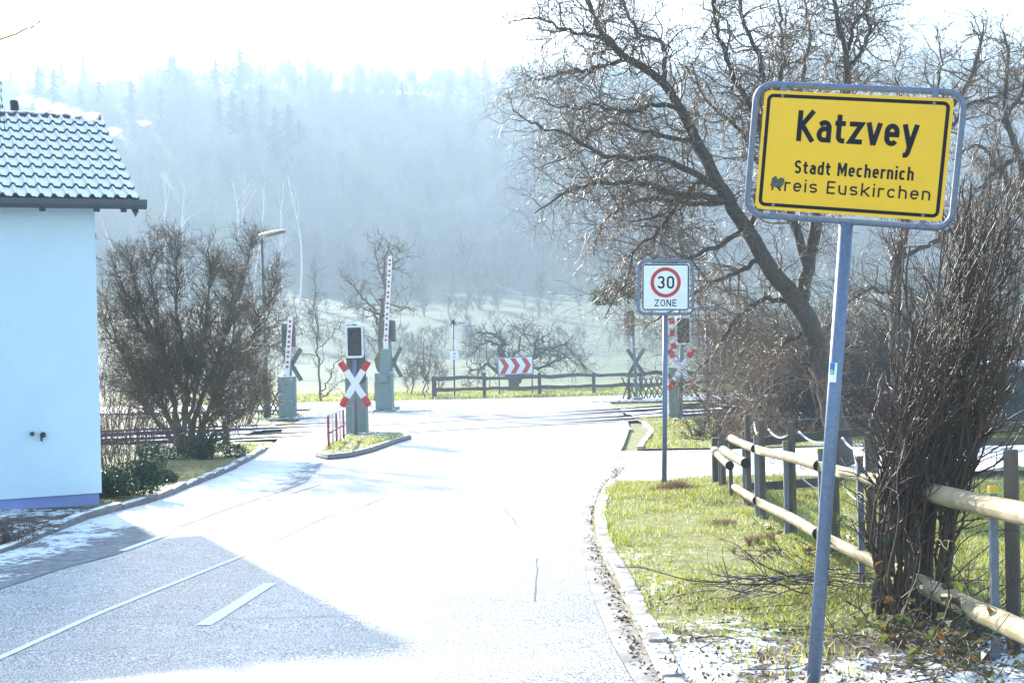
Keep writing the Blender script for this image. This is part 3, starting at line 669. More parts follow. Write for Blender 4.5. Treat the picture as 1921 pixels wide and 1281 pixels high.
# steam from the flue
sm = bpy.data.materials.new('flue_steam'); sm.use_nodes = True; n_ = sm.node_tree; n_.nodes.remove(n_.nodes['Principled BSDF'])
pv = n_.nodes.new('ShaderNodeVolumePrincipled'); pv.inputs['Color'].default_value = (1, 1, 1, 1); pv.inputs['Anisotropy'].default_value = .5
nz = noise(n_, 2.2, 6, rough=.65); tc = n_.nodes.new('ShaderNodeTexCoord'); vl = n_.nodes.new('ShaderNodeVectorMath'); vl.operation = 'LENGTH'; n_.links.new(tc.outputs['Object'], vl.inputs[0])
fall = math_(n_, 'SUBTRACT', 1.0, vl.outputs['Value'], True)
dn = math_(n_, 'MULTIPLY', math_(n_, 'SUBTRACT', math_(n_, 'ADD', nz, math_(n_, 'MULTIPLY', fall, .62)), .76, True), 14)
n_.links.new(dn, pv.inputs['Density']); n_.links.new(pv.outputs[0], n_.nodes['Material Output'].inputs['Volume'])
t = thing('steam_plume', 'thin white steam drifting right from the house flue', 'steam', fl1)
bm = bmesh.new(); bmesh.ops.create_icosphere(bm, subdivisions=3, radius=1); pm = bpy.data.meshes.new('puff'); bm.to_mesh(pm); bm.free(); pm.materials.append(sm)
for (px, py, rx, rz_) in ((46, 190, .20, .14), (78, 196, .27, .18), (110, 206, .30, .19), (142, 214, .28, .17), (172, 220, .24, .15), (214, 247, .20, .13), (272, 231, .13, .07)):
    c = plane_hit(px, py, fl1, np.array([0, 1., 0])); o = bpy.data.objects.new('puff', pm); COL.objects.link(o); o.parent = t
    o.location = [float(v) for v in c-fl1]; o.scale = (rx, .2, rz_); o.rotation_euler = (0, R_(14), px*.1)

# ------------------------------------------------------------------ level crossing equipment
def sinking(p, d=.03): q = np.array(p, float); q[2] -= d; return q
def cross_bars(t, Mf, mat_mid, mat_end, back=False):
    """St Andrew's cross, two bars; local x right, z up, front -y"""
    ang = 32.4
    for k, sg in enumerate((1, -1)):
        a = R_(ang)*sg; d = np.array([math.sin(a), 0, math.cos(a)]); n_ = np.array([math.cos(a), 0, -math.sin(a)]); yo = -.02*k
        def quad(l0, l1, m, name, par):
            v = []
            for l in (l0, l1):
                for (u, yy) in ((-.077, .0), (0, -.022), (.077, 0), (.077, .008), (0, -.014), (-.077, .008)): v.append(d*l+n_*u+np.array([0, yy+yo, 0]))
            s = S(); i = np.arange(6); k_ = (i+1) % 6
            s.add(Mf(np.array(v)), [np.stack([i, k_, k_+6, i+6], -1), np.arange(6)[::-1], np.arange(6)+6]); return s.build(name, m, par)
        b = quad(-.375, .375, mat_mid, 'cross_bar', t)
        quad(.375, .62, mat_end, 'bar_end', b); quad(-.62, -.375, mat_end, 'bar_end', b)
def light_head(t, Mf, w_=.43, h=.77, front=True):
    """black two-lamp signal head; front towards local -y"""
    bd = S().prism(rrect(w_, h, .07), .16, lambda v: Mf(v+np.array([0, .0, 0]))).build('signal_head', M['dark'] if front else M['mauve'], t)
    if front:
        s = S(); frame_border(s, w_+.004, h+.004, .072, .052, Mf, .002); s.build('white_border', M['white_paint'], bd)
    for z, m in ((.16, M['lens_red']), (-.13, M['lens_yel'])):
        s = S(); disc(s, 0, z, .085, Mf, .006); s.build('lens', m, bd)
        a = np.radians(np.linspace(-20, 200, 16)); r = .098
        v0 = np.stack([r*np.cos(a), np.full(16, 0.), z+r*np.sin(a)], 1); v1 = np.stack([r*np.cos(a), -.10-.08*np.sin(a).clip(0), z+r*np.sin(a)], 1)
        v2 = v1*1; v2[:, [0, 2]] = (v1[:, [0, 2]]-[0, z])*.95+[0, z]; v3 = v0*1; v3[:, [0, 2]] = (v0[:, [0, 2]]-[0, z])*.95+[0, z]
        S().grid(Mf(np.concatenate([v0, v1, v2, v3])).reshape(4, 16, 3)).build('visor', M['dark'], bd, True)
    return bd
def crossing_signal(label, base, ctr_px, head_px, ppm_d, yaw, front=True, number=None):
    base = np.asarray(base); t = thing('crossing_signal', label, 'railway signal', base, "signals with St Andrew's crosses at the crossing")
    c = P(*ctr_px, ppm_d); hd = P(*head_px, ppm_d)
    Rm = np.array(Matrix.Rotation(R_(yaw), 3, 'Z'))
    mast_top = hd.copy(); mast_top[2] += .42
    off = Rm @ np.array([0, .10 if front else .10, 0])
    b = sinking(base)
    S().path(np.array([b+off, mast_top*1.0+off*1.0+np.array([0, 0, 0])]), .055, 12).build('mast', M['galv'] if front else M['steel_post'], t, True)
    S().box(b+off+np.array([0, 0, .07]), (.34, .34, .10), Rm, .02).build('foundation', M['kerb_pale'], t)
    cross_bars(t, frameM(c, Rm), M['white_sign'] if front else M['crossback'], M['red'] if front else M['crossback'])
    light_head(t, frameM(hd, Rm), front=front)
    S().box(c+Rm @ np.array([0, -.03, -.53]), (.82, .05, .018), Rm, .004).build('lower_rod', M['red_paint'], t)
    S().box(c+Rm @ np.array([0, .05, 0]), (.16, .06, .3), Rm, .01).build('clamp', M['steel_post'], t)
    if not front:
        return t, frameM(hd, Rm), Rm
    return t, frameM(hd, Rm), Rm
dS = 33.1
b = G(664, 826)
t, Mh, Rm = crossing_signal('crossing signal facing the camera on the traffic island with a clean red and white cross', P(666, 826, b[1]), (666, 720), (665, 641), b[1], 0)
S().box(P3(Mh, -.13, .1, .46), (.17, .2, .12), Rm, .015).build('top_box', M['white_paint'], t)
S().prism(rrect(.46, .75, .10), .04, frameM(P(668, 690, b[1]+.14), Rm)).build('backing_plate', M['lamp_grey'], t)

b = G(1276, 792)
t, Mh, Rm = crossing_signal('crossing signal facing the camera whose cross is half hidden by willow twigs', P(1276, 792, b[1]), (1278, 692), (1282, 620), b[1], 0)
# the two signals beyond the tracks show their backs
def signal_from_behind(label, base, ctr_px, head_px, d, yaw, number=None, hyaw=None, hs=1.0):
    base = np.array(base); t = thing('crossing_signal', label, 'railway signal', base, "signals with St Andrew's crosses at the crossing")
    Rm = np.array(Matrix.Rotation(R_(180+yaw), 3, 'Z')); c = P(*ctr_px, d); hd = P(*head_px, d); off = Rm @ np.array([0, .12, 0])
    mt = hd.copy(); mt[2] += .40
    S().path(np.array([sinking(base)+off, np.array([base[0]*.5+mt[0]*.5, base[1]*.5+mt[1]*.5, (base[2]+mt[2])/2])+off, mt+off]), .055, 12).build('mast', M['steel_post'], t, True)
    S().box(base+off+np.array([0, 0, .05]), (.34, .34, .12), Rm, .02).build('foundation', M['kerb_pale'], t)
    cross_bars(t, frameM(c, Rm), M['crossback'], M['crossback'])
    Rc = Rm; Rm = np.array(Matrix.Rotation(R_(180+(yaw if hyaw is None else hyaw)), 3, 'Z'))
    Mh = frameM(hd, Rm); light_head(t, Mh, .43*hs, .77*hs, front=False)
    S().box(P3(Mh, 0, .19, .0), (.30, .08, .5), Rm, .03).build('back_housing', M['dark'], t)
    S().box(P3(Mh, 0.02, .1, .43), (.22, .2, .07), Rm, .012).build('top_box', M['white_paint'], t)
    S().box(c+Rc @ np.array([0, -.03, -.53]), (.82, .05, .018), Rc, .004).build('lower_rod', M['red_paint'], t)
    if number:
        s = S(); write(s, number, .10, .14, .17, 1.0, frameM(P3(Mh, .0, .234, -.14), Rm @ np.array(Matrix.Rotation(math.pi, 3, 'Z'))), 0, -.07, .001); s.build('number', M['white_paint'], t)
    return t
d1 = 46.2
signal_from_behind('crossing signal seen from behind with a dark green cross, behind the short boom', np.r_[P(551, 760, d1)[:2], g(d1)], (547, 684), (543, 629), d1, -14)
d2 = 49.6
signal_from_behind('crossing signal seen from behind with the number 2, beside the tallest boom', np.r_[P(741, 745, d2)[:2], g(d2)], (738, 679), (733, 621), d2, -30, '2')
d3 = 53.0
t = signal_from_behind('crossing signal with its lamp hoods turned left, in front of the lattice fence', np.r_[P(1193, 744, d3)[:2], g(d3)], (1193, 680), (1184, 606), d3, 12, '5', -68, 1.25)

def barrier(label, base_px, d, w_, h, boom0, boom1, bw, stripes, yaw, style=0, dots=7):
    base = P(*base_px, d); base[2] = g(d)
    t = thing('barrier', label, 'level crossing barrier', base, 'level crossing barriers')
    Rm = np.array(Matrix.Rotation(R_(yaw), 3, 'Z'))
    S().box(base+np.array([0, 0, -.02]), (w_+.14, .62, .14), Rm, .02).build('foundation', M['kerb'], t)
    bx = S().box(base+np.array([0, 0, .06+h/2]), (w_, .5, h), Rm, .03).build('drive_housing', M['barrier'], t)
    S().box(base+Rm @ np.array([0, -.253, .06+h*.40]), (w_*.84, .012, h*.62), Rm, .004).build('door', M['barrier'], bx)
    S().cyl(base+Rm @ np.array([0, -.25, h*.84]), base+Rm @ np.array([0, -.268, h*.84]), .022, sides=12).build('lock', M['dark'], bx)
    S().box(base+Rm @ np.array([w_*.3, -.252, h*.97]), (.06, .006, .03), Rm).build('type_plate', M['white_paint'], bx)
    p0 = P(*boom0, d-.33); p1 = P(*boom1, d-.33); ax_ = p1-p0; ln_ = np.linalg.norm(ax_); ax_ /= ln_
    fr_ = Rm @ np.array([0, -1., 0]); sd = np.cross(ax_, fr_); sd /= np.linalg.norm(sd); fr_ = np.cross(sd, ax_)
    B = np.stack([sd, -fr_, ax_], 1)
    if style == 1:
        q = P(721, 690, d-.30); q1 = P(724, 656, d-.30)
        S().box((q*.55+q1*.45)+np.array([0, 0, -.1]), (.42*.8, .16, .95), B, .02).build('boom_carrier', M['barrier'], t)
        S().box(P(718, 709, d-.40), (.30, .12, .28), Rm, .02).build('hinge_cover', M['barrier'], t)
    bm_ = S().box((p0+p1)/2, (bw, .055, ln_), B, .008).build('boom', M['white_paint'], t)
    if stripes:
        for k in range(stripes):
            c = p0+ax_*ln_*(k+.75)/stripes
            S().box(c, (bw+.006, .061, ln_/stripes*.48), B, .004).build('red_stripe', M['red'], bm_)
    for k in range(dots):
        for e in (-.075, .075):
            if k == dots-1 and e < 0 and False: continue
            c = p1-ax_*(.16+(ln_-.25)*k/dots+e+.07)
            if np.dot(c-p0, ax_) < 0.02: continue
            S().cyl(c+fr_*.027, c+fr_*.036, .046, .040, 14).build('reflector', M['red'], bm_)
    return t
barrier('grey-green barrier machine with a short upright white boom beside the street lamp', (540, 779), 45.0, .56, 1.30, (538, 704), (545, 594), .165, 0, 3, 0, 5)
barrier('grey-green barrier machine with the tallest upright white boom', (722, 766), 48.6, .60, 1.28, (723, 655), (732, 480), .15, 0, -4, 1, 8)
barrier('grey-green barrier machine standing directly behind the signal on the island', (671, 822), 34.6, .52, 1.42, (668, 720), (655, 602), .15, 3, 0, 0, 0)
barrier('grey-green barrier machine beside the half hidden cross, its boom in the willow twigs', (1267, 793), 39.0, .40, 1.42, (1268, 690), (1259, 596), .16, 4, 0, 0, 0)

# red and white guard rail on the island
b0 = G(617, 851); b1 = G(645, 830)
t = thing('guard_rail', 'short red and white tubular guard railing on the traffic island', 'railing', b0)
k5 = np.linspace(0, 1, 5); tops = []
hts = 64*b0[1]/F_PX
for i, k in enumerate(k5):
    p = b0*(1-k)+b1*k; p[2] = g(p[1])+.08; q = p.copy(); q[2] += hts; tops.append(q)
    S().path(np.array([p-[0, 0, .08], q]), .026, 8).build('upright', M['red_paint'] if i % 2 == 0 else M['white_paint'], t, True)
tops = np.array(tops); S().path(tops, .024, 8).build('top_rail', M['white_paint'], t, True)
S().path(tops-np.array([0, 0, hts*.52]), .022, 8).build('middle_rail', M['red_paint'], t, True)

# street lamp
dl = 46.0; b = P(499, 781, dl); b[2] = g(dl)
t = thing('street_lamp', 'slim grey street lamp with a flat pale lamp head', 'street lamp', b)
tp = P(491, 452, dl); k = P(497.5, 650, dl)
S().path(np.array([sinking(b), k, k+np.array([0, 0, .02]), tp]), np.array([.085, .075, .055, .05]), 12).build('pole', M['lamp_grey'], t, True)
h0 = P(487, 443, dl); h1 = P(537, 431, dl-.8)
hd = h1-h0; ln_ = np.linalg.norm(hd); hd /= ln_; sd = np.cross(hd, [0, 0, 1.]); sd /= np.linalg.norm(sd); up = np.cross(sd, hd)
s = S()
for f_ in (0,):
    ls = np.linspace(0, ln_, 9); wd = np.array([.07, .11, .14, .15, .155, .155, .15, .13, .07]); hh = np.array([.05, .07, .075, .075, .07, .065, .055, .04, .02])
    a = np.linspace(0, 2*math.pi, 12, endpoint=False)
    v = np.array([[h0+hd*l+sd*wd[i]*math.cos(q)+up*(hh[i]*math.sin(q)) for q in a] for i, l in enumerate(ls)])
    s.grid(np.concatenate([v, v[:, :1]], 1))
    s.add(v[0], [np.arange(12)]); s.add(v[-1], [np.arange(12)])
head = s.build('lamp_head', M['lamp_white'], t, True)
S().box(h0+hd*ln_*.62-up*.055, (ln_*.55, .2, .05), np.stack([hd, sd, up], 1), .02).build('lamp_glass', M['lamp_grey'], head)

# ------------------------------------------------------------------ far fence, arrow board, waymark post
dF = 59.0
def fence_pt(px, d=dF): return px
fpx = [(815, 745, 704), (909, 742, 696), (1012.5, 738, 695), (1114, 733, 692), (1203, 731, 691), (1290, 727, 688), (1378, 724, 685)]
b = P(815, 746, dF)
posts = [np.r_[P(px, y, dF+.25*i)[:2], 0] for i, (px, y, _) in enumerate(fpx)]
for p in posts: p[2] = g(p[1])
t = thing('paddock_fence', 'grey two-rail timber fence along the far side of the road', 'fence', posts[0])
for i, p in enumerate(posts):
    hgt = (fpx[i][1]-fpx[i][2])*dF/F_PX+.02
    S().box(p+np.array([0, 0, hgt/2-.08]), (.20 if i == 0 else .15, .12, hgt+.16), None, .02).build('post', M['oldwood'], t)
def wavy_rail(a, b, hgt, name, par, seed):
    n_ = 14; q = np.linspace(0, 1, n_)[:, None]; c = a*(1-q)+b*q; r_ = np.random.default_rng(seed)
    o_ = np.cumsum(r_.normal(0, .014, n_)); o_ -= np.linspace(o_[0], o_[-1], n_); hh = .13+.02*np.sin(np.linspace(0, 6, n_)+seed)
    c[:, 2] += o_; s = S(); cs = []
    for (yy, zz) in ((-.035, -.5), (-.035, .5), (.02, .5), (.02, -.5)):
        v = c.copy(); v[:, 1] += yy-.10; v[:, 2] += zz*hh*1.15; cs.append(v)
    v = np.stack(cs+[cs[0]], 1); s.grid(v); return s.build(name, M['oldwood'], par, False)
for i in range(len(posts)-1):
    for k, hh in enumerate((.82, .36)):
        wavy_rail(posts[i]+np.array([-.05, .004*k, hh+.0]), posts[i+1]+np.array([.05, .012, hh]), .15, 'rail', t, i*3+k)

dA = 60.6
t = thing('chevron_board', 'red and white arrow board behind the far timber fence', 'traffic sign', np.r_[P(967, 740, dA)[:2], g(dA)])
c = P(967, 686, dA); Mf = frameM(c, (0, -1.3, 0)); W_, H_ = 66*dA/F_PX, 33*dA/F_PX
fo = rrect(W_, H_, .07); S().path(Mf(np.stack([fo[:, 0], np.full(len(fo), .02), fo[:, 1]], 1)), .024, 8, closed=True).build('frame', M['galv'], t, True)
panel = S().prism(rrect(W_-.06, H_-.06, .03), .01, Mf).build('panel', M['white_sign'], t)
cw = (W_-.10)/3; hh = (H_-.10)/2
for i in range(3):
    x = -W_/2+.065+i*cw*1.0; q = cw*.47; tip = cw*.42
    S().prism(np.array([(x, hh), (x+tip, 0), (x, -hh), (x+q, -hh), (x+q+tip, 0), (x+q, hh)])[::-1], .002, lambda v, Mf=Mf: Mf(v-np.array([0, .003, 0]))).build('chevron', M['red'], panel)
for x in (-.72, .72):
    a = P3(Mf, x, .04, .2); e = np.array([a[0], a[1], g(dA)-.05]); S().path(np.array([e, a]), .03, 8).build('post', M['steel_post'], t, True)

dW = 60.2
b = np.r_[P(853, 745, dW)[:2], g(dW)]
t = thing('waymark_post', 'thin signpost with a street name plate and a small white arrow plate', 'signpost', b)
tp = P(850, 602, dW); S().path(np.array([sinking(b), tp]), .036, 8).build('post', M['galv'], t, True)
S().path(np.array([tp-[0, 0, .14], tp+[0, 0, .06]]), .075, 10).build('plate_clamp', M['dark'], t, True)
Mf = frameM(P(863, 606.5, dW-.05), (0, -1.3, -25)); pn = S().prism(rrect(.80, .20, .02), .012, Mf).build('street_name_plate', M['lamp_white'], t)
s = S(); write(s, 'Im Bremer', .56, .085, .15, 1.0, Mf, -.02, -.04, .002); s.build('lettering', M['black'], pn)
Mf = frameM(P(852, 666, dW-.06), (0, -1.3, 0)); pn = S().prism(rrect(.39, .39, .05), .008, Mf).build('waymark_plate', M['white_sign'], t)
s = S(); s.ribbon([(-.06, .06), (.055, .06)], .02, Mf, .002); s.ribbon([(.0, .115), (.06, .06), (.0, .005)], .02, Mf, .0022); s.build('arrow', M['red'], pn)
s = S(); disc(s, -.05, -.10, .03, Mf, .002, .02, 14); disc(s, .04, -.10, .03, Mf, .002, .02, 14); s.ribbon([(-.05, -.10), (-.02, -.06), (.03, -.06), (.04, -.10)], .009, Mf, .0023); s.build('bicycle_symbol', M['red_paint'], pn)
S().box(P(853.5, 647, dW-.05), (.10, .02, .42), None, .004).build('small_plate', M['white_paint'], t)

# street-name sign half hidden behind the 30 sign
dN = 36.5
b = np.r_[P(1329, 792, dN)[:2], g(dN)]
t = thing('street_name_sign', 'white street name plate on a thin post, half hidden by willow twigs', 'street sign', b)
S().path(np.array([sinking(b), P(1324, 592, dN)]), .03, 8).build('post', M['galv'], t, True)
Mf = frameM(P(1318, 578.5, dN-.05), (0, -1.3, 0)); pn = S().prism(rrect(54*dN/F_PX, 22*dN/F_PX, .02), .012, Mf).build('name_plate', M['white_sign'], t)
s = S(); write(s, 'Peter ast', .56, .11, .14, 1.0, Mf, -.03, -.06, .002); s.build('lettering', M['black'], pn)

# lattice fences of crossed stakes
def lattice(label, pts_px, d, hgt, step=.24, lean=.42):
    a = P(*pts_px[0], d[0]); b = P(*pts_px[1], d[1]); a[2] = g(a[1]); b[2] = g(b[1]); a0 = a
    t = thing('lattice_fence', label, 'fence', a); dv = b-a; ln_ = np.linalg.norm(dv[:2]); dv /= ln_; nrm = np.array([-dv[1], dv[0], 0])
    s1, s2 = S(), S(); x = -.3
    r_ = np.random.default_rng(3)
    while x < ln_:
        j = r_.normal(0, .025, 4)
        s1.path(np.array([a+dv*(x+j[0])+[0, 0, .02], a+dv*(x+lean+j[1])+[0, 0, hgt+j[2]]])+nrm*.02, .028, 6)
        s2.path(np.array([a+dv*(x+lean+j[2])+[0, 0, .02], a+dv*(x+j[3])+[0, 0, hgt+j[0]]])-nrm*.03, .028, 6)
        x += step
    s1.build('slat_layer', M['oldwood'], t); s2.build('slat_layer', M['oldwood'], t)
    for k in np.arange(0.05, ln_+.1, 1.6):
        p = a+dv*k+nrm*.09; S().path(np.array([p-[0, 0, .1], p+[0, 0, hgt*1.05]]), .06, 8).build('post', M['oldwood'], t)
    return t
lattice('brown crossed-stake lattice fence at the foot of the street lamp', ((418, 775), (522, 770)), (47.6, 47.2), .86)
lattice('brown crossed-stake lattice fence beside the willow twigs at the tracks', ((1180, 752), (1290, 742)), (53.6, 54.6), .82)

# timber stub with a snow cap by the left bed
b = G(426, 842)
t = thing('bollard', 'short dark wooden post with a snow cap at the end of the planting bed', 'post', b)
tp = P(422, 790, b[1]); S().path(np.array([sinking(b, .1), tp]), np.array([.085, .078]), 12).build('post', M['board'], t, True)
S().path(np.array([tp-[0, 0, .01], tp+[0, 0, .05], tp+[0, 0, .11], tp+[0, 0, .14]]), np.array([.088, .085, .055, .015]), 12).build('snow_cap', M['snow'], t, True)

# ------------------------------------------------------------------ branching plants
def unit(v): return v/(np.linalg.norm(v, axis=-1, keepdims=True)+1e-9)
def grow(start, dirs, length, r0, n, wig=.25, trop=0.0, corr=.55, tip=.25, r=rng, droop_pow=0):
    """vectorised wandering branches -> points (B,n+1,3), radii (B,n+1)"""
    B = len(start); p = np.zeros((B, n+1, 3)); p[:, 0] = start; d = unit(np.array(dirs, float)); nz = np.zeros((B, 3))
    st = (np.asarray(length)/n)[:, None]
    for i in range(n):
        nz = corr*nz+r.normal(0, wig, (B, 3)); tz = trop*(((i+1)/n)**droop_pow if droop_pow else 1)
        d = unit(d+nz+np.array([0, 0, 1.])*tz); p[:, i+1] = p[:, i]+d*st
    k = np.linspace(1, tip, n+1)[None]; return p, np.asarray(r0)[:, None]*k
def sprout(pts, rad, per, t0=.2, t1=1.0, ang=(25, 70), up=0.0, r=rng):
    """choose child origins along parents; returns start, dir, parent radius, fraction along"""
    B, n, _ = pts.shape; per = np.full(B, per) if np.isscalar(per) else per
    idx = np.repeat(np.arange(B), per); C_ = len(idx); f = r.uniform(t0, t1, C_); x = f*(n-1); i = np.minimum(x.astype(int), n-2); w_ = (x-i)[:, None]
    s_ = pts[idx, i]*(1-w_)+pts[idx, i+1]*w_; tg = unit(pts[idx, i+1]-pts[idx, i]); rp = rad[idx, i]*(1-w_[:, 0])+rad[idx, i+1]*w_[:, 0]
    q = unit(np.cross(tg, r.normal(0, 1, (C_, 3)))); a = np.radians(r.uniform(*ang, C_))[:, None]
    return s_, unit(tg*np.cos(a)+q*np.sin(a)+np.array([0, 0, up])), rp, f
def guided(paths, n=18, wig=.02, r=rng):
    """hand-laid limbs: lists of points -> resampled wandering polylines"""
    out = []
    for p in paths:
        p = np.asarray(p, float); d = np.r_[0, np.cumsum(np.linalg.norm(np.diff(p, axis=0), axis=1))]; t = np.linspace(0, d[-1], n)
        q = np.stack([np.interp(t, d, p[:, k]) for k in range(3)], 1); q[1:-1] = (q[:-2]+2*q[1:-1]+q[2:])/4
        o_ = np.cumsum(r.normal(0, wig, (n, 3)), 0)*.6+r.normal(0, wig, (n, 3)); q += o_-np.linspace(0, 1, n)[:, None]*o_[-1]*.5-o_[0]; out.append(q)
    return np.array(out)

# ---- the twisted willow on the right
rw = np.random.default_rng(21)
D0 = 21.5
def limb(px, d_off0, d_off1, d0=D0):
    k = np.linspace(0, 1, len(px)); return np.array([P(x, y, d0+d_off0*(1-q)+d_off1*q) for (x, y), q in zip(px, k)])
trunk_px = [(1578, 872), (1572, 820), (1555, 740), (1540, 680), (1522, 620), (1498, 575), (1462, 530), (1430, 485), (1400, 440), (1372, 385), (1350, 350)]
W = []
W.append((limb(trunk_px, 0, -.6), .195, .095))
W.append((limb([(1350, 350), (1330, 305), (1300, 255), (1275, 200), (1245, 155), (1200, 120), (1170, 105), (1140, 65), (1120, 40), (1105, 0), (1098, -50)], -.6, -.2), .095, .03))
W.append((limb([(1200, 122), (1160, 90), (1110, 68), (1070, 60), (1005, 40), (950, 47)], -.3, -1.0), .042, .008))
W.append((limb([(1180, 112), (1120, 130), (1055, 135), (1010, 152), (985, 150)], -.3, .6), .038, .008))
W.append((limb([(1245, 155), (1247, 125), (1240, 75), (1200, 62), (1175, 20), (1165, -40)], -.4, .5), .045, .015))
W.append((limb([(1352, 355), (1320, 330), (1270, 310), (1220, 295), (1160, 295), (1115, 280), (1070, 255), (1010, 240), (965, 210)], -.6, -1.8), .055, .008))
W.append((limb([(1362, 375), (1320, 372), (1280, 370), (1220, 355), (1170, 345), (1120, 350), (1070, 360), (1025, 385), (1000, 402)], -.6, -.9), .058, .009))
W.append((limb([(1360, 378), (1290, 380), (1220, 370), (1160, 390), (1120, 430), (1112, 475)], -.6, .9), .045, .008))
W.append((limb([(1392, 432), (1350, 455), (1300, 480), (1240, 500), (1180, 530)], -.5, -1.6), .045, .008))
W.append((limb([(1430, 485), (1380, 520), (1330, 540), (1270, 580), (1210, 620)], -.4, .9), .045, .008))
W.append((limb([(1275, 205), (1230, 200), (1180, 215), (1120, 200), (1070, 215), (1010, 190)], -.5, -1.2), .04, .008))
W.append((limb([(1310, 270), (1250, 262), (1190, 245), (1130, 235), (1060, 300), (1000, 320)], -.6, .9), .04, .008))
W.append((limb([(1500, 578), (1515, 500), (1530, 420), (1545, 330), (1572, 230), (1590, 130), (1587, 94), (1573, 60), (1558, -10)], 0, .8), .12, .03))
W.append((limb([(1588, 100), (1606, 47), (1634, 10), (1640, -30)], .7, 1.2), .04, .015))
W.append((limb([(1585, 130), (1612, 110), (1632, 60), (1620, 20), (1635, -30)], .7, .2), .04, .015))
W.append((limb([(1515, 500), (1480, 400), (1455, 300), (1440, 230), (1435, 145), (1420, 90), (1392, 40), (1395, -20)], .1, -.8), .075, .022))
W.append((limb([(1450, 290), (1420, 220), (1385, 165), (1360, 100), (1345, 60), (1340, 25), (1335, -20)], 0, -1.0), .055, .02))
W.append((limb([(1440, 240), (1467, 125), (1455, 40), (1452, -20)], -.3, .6), .045, .015))
W.append((limb([(1545, 330), (1510, 250), (1500, 170), (1520, 80), (1510, 0)], .3, 1.4), .05, .015))
W.append((limb([(1500, 572), (1440, 560), (1400, 580), (1350, 640), (1310, 700)], -.1, -.8), .045, .009))
W.append((limb([(1522, 622), (1470, 640), (1420, 690), (1380, 740)], 0, 1.0), .04, .009))
W.append((limb([(1540, 690), (1500, 680), (1450, 720), (1400, 770)], 0, -.6), .035, .009))
W.append((limb([(1400, 445), (1430, 380), (1440, 330), (1400, 250), (1330, 190), (1300, 120)], -.4, .8), .05, .012))
W.append((limb([(1350, 350), (1300, 340), (1240, 420), (1190, 470), (1150, 560), (1130, 600)], -.6, -1.4), .04, .008))
base = P(1578, 866, D0); base[2] = g(D0)
willow = thing('willow_tree', 'large leaning bare tree with a thick trunk and twisted glinting branches behind the signs', 'tree', base)
pts = guided([w_[0] for w_ in W], 26, .016, rw)
rad = np.array([np.linspace(w_[1], w_[2], 26)**1 for w_ in W])
rad[0, :3] *= np.array([1.12, 1.06, 1.02])
s = S(); s.batch(pts, rad, 9); s.build('trunk', M['willow_bark'], willow, True)
kids = (np.linalg.norm(np.diff(pts, axis=1), axis=2).sum(1)*9).astype(int)+8; kids[0] = 16
st_, dr, rp, f = sprout(pts, rad, kids, .12, 1.0, (25, 75), -.02, rw); 
ln1 = rw.uniform(.5, 1.35, len(st_))*(1.12-.45*f); p1, r1 = grow(st_, dr, ln1, np.minimum(rp*.5, .013), 14, .24, .02, .35, .35, rw)
s = S(); s.batch(p1, r1, 4)
st_, dr, rp, f = sprout(p1, r1, 7, .1, 1.0, (25, 75), -.05, rw)
p2, r2 = grow(st_, dr, rw.uniform(.25, .8, len(st_)), np.minimum(rp*.7, .0058), 9, .26, -.05, .3, .5, rw); s.batch(p2, r2, 3)
st_, dr, rp, f = sprout(p2, r2, 3, .15, 1.0, (20, 65), -.15, rw)
p3, r3 = grow(st_, dr, rw.uniform(.15, .45, len(st_)), np.minimum(rp*.8, .0032), 5, .22, -.10, .3, .7, rw); s.batch(p3, r3, 3)
s.build('crown', M['willow_twig'], willow, True)

def stems_shrub(name, label, cat, base, n_stem, height, spread, r0, m_stem, m_twig, seed, per1=9, per2=6, wig=.10, trop=.03, az=None, lean=(0, 0), base_r=.25, twig_r=.006, l1=.45, per3=0, tip=.2, group=None, sides=6, parts=True, ang=(20, 50), twmin=.0022):
    r = np.random.default_rng(seed); base = np.asarray(base, float)
    t = thing(name, label, cat, base, group)
    a = r.uniform(0, 2*math.pi, n_stem); rr = np.sqrt(r.random(n_stem)); q = np.radians(spread)*rr*r.uniform(.7, 1.1, n_stem)
    st = base+np.stack([np.cos(a)*rr*base_r, np.sin(a)*rr*base_r, -.05+0*a], 1)
    d = np.stack([np.cos(a)*np.sin(q)+lean[0], np.sin(a)*np.sin(q)+lean[1], np.cos(q)], 1)
    h = height*r.uniform(.65, 1.05, n_stem)
    p, ra = grow(st, d, h, r0*r.uniform(.6, 1.15, n_stem), 12, wig, trop, .4, tip, r)
    s = S(); s.batch(p, ra, sides); s.build('stems', m_stem, t, True)
    s = S(); st_, dr, rp, f = sprout(p, ra, per1, .22, 1.0, ang, .12, r)
    p1, r1 = grow(st_, dr, l1*height*r.uniform(.35, 1, len(st_))*(1.15-.6*f), np.minimum(rp*.6, twig_r*2.2), 8, wig*1.3, trop, .4, .3, r); s.batch(p1, r1, 4)
    st_, dr, rp, f = sprout(p1, r1, per2, .15, 1.0, ang, .1, r)
    p2, r2 = grow(st_, dr, l1*.5*height*r.uniform(.3, 1, len(st_)), np.maximum(twmin, np.minimum(rp*.7, twig_r)), 5, wig*1.5, trop, .4, .4, r); s.batch(p2, r2, 3)
    if per3:
        st_, dr, rp, f = sprout(p2, r2, per3, .1, 1.0, ang, .1, r)
        p3, r3 = grow(st_, dr, l1*.25*height*r.uniform(.3, 1, len(st_)), np.maximum(twmin, np.minimum(rp*.7, twig_r*.6)), 4, wig*1.5, trop, .4, .5, r); s.batch(p3, r3, 3)
    s.build('twigs', m_twig, t, True); return t, p, p1

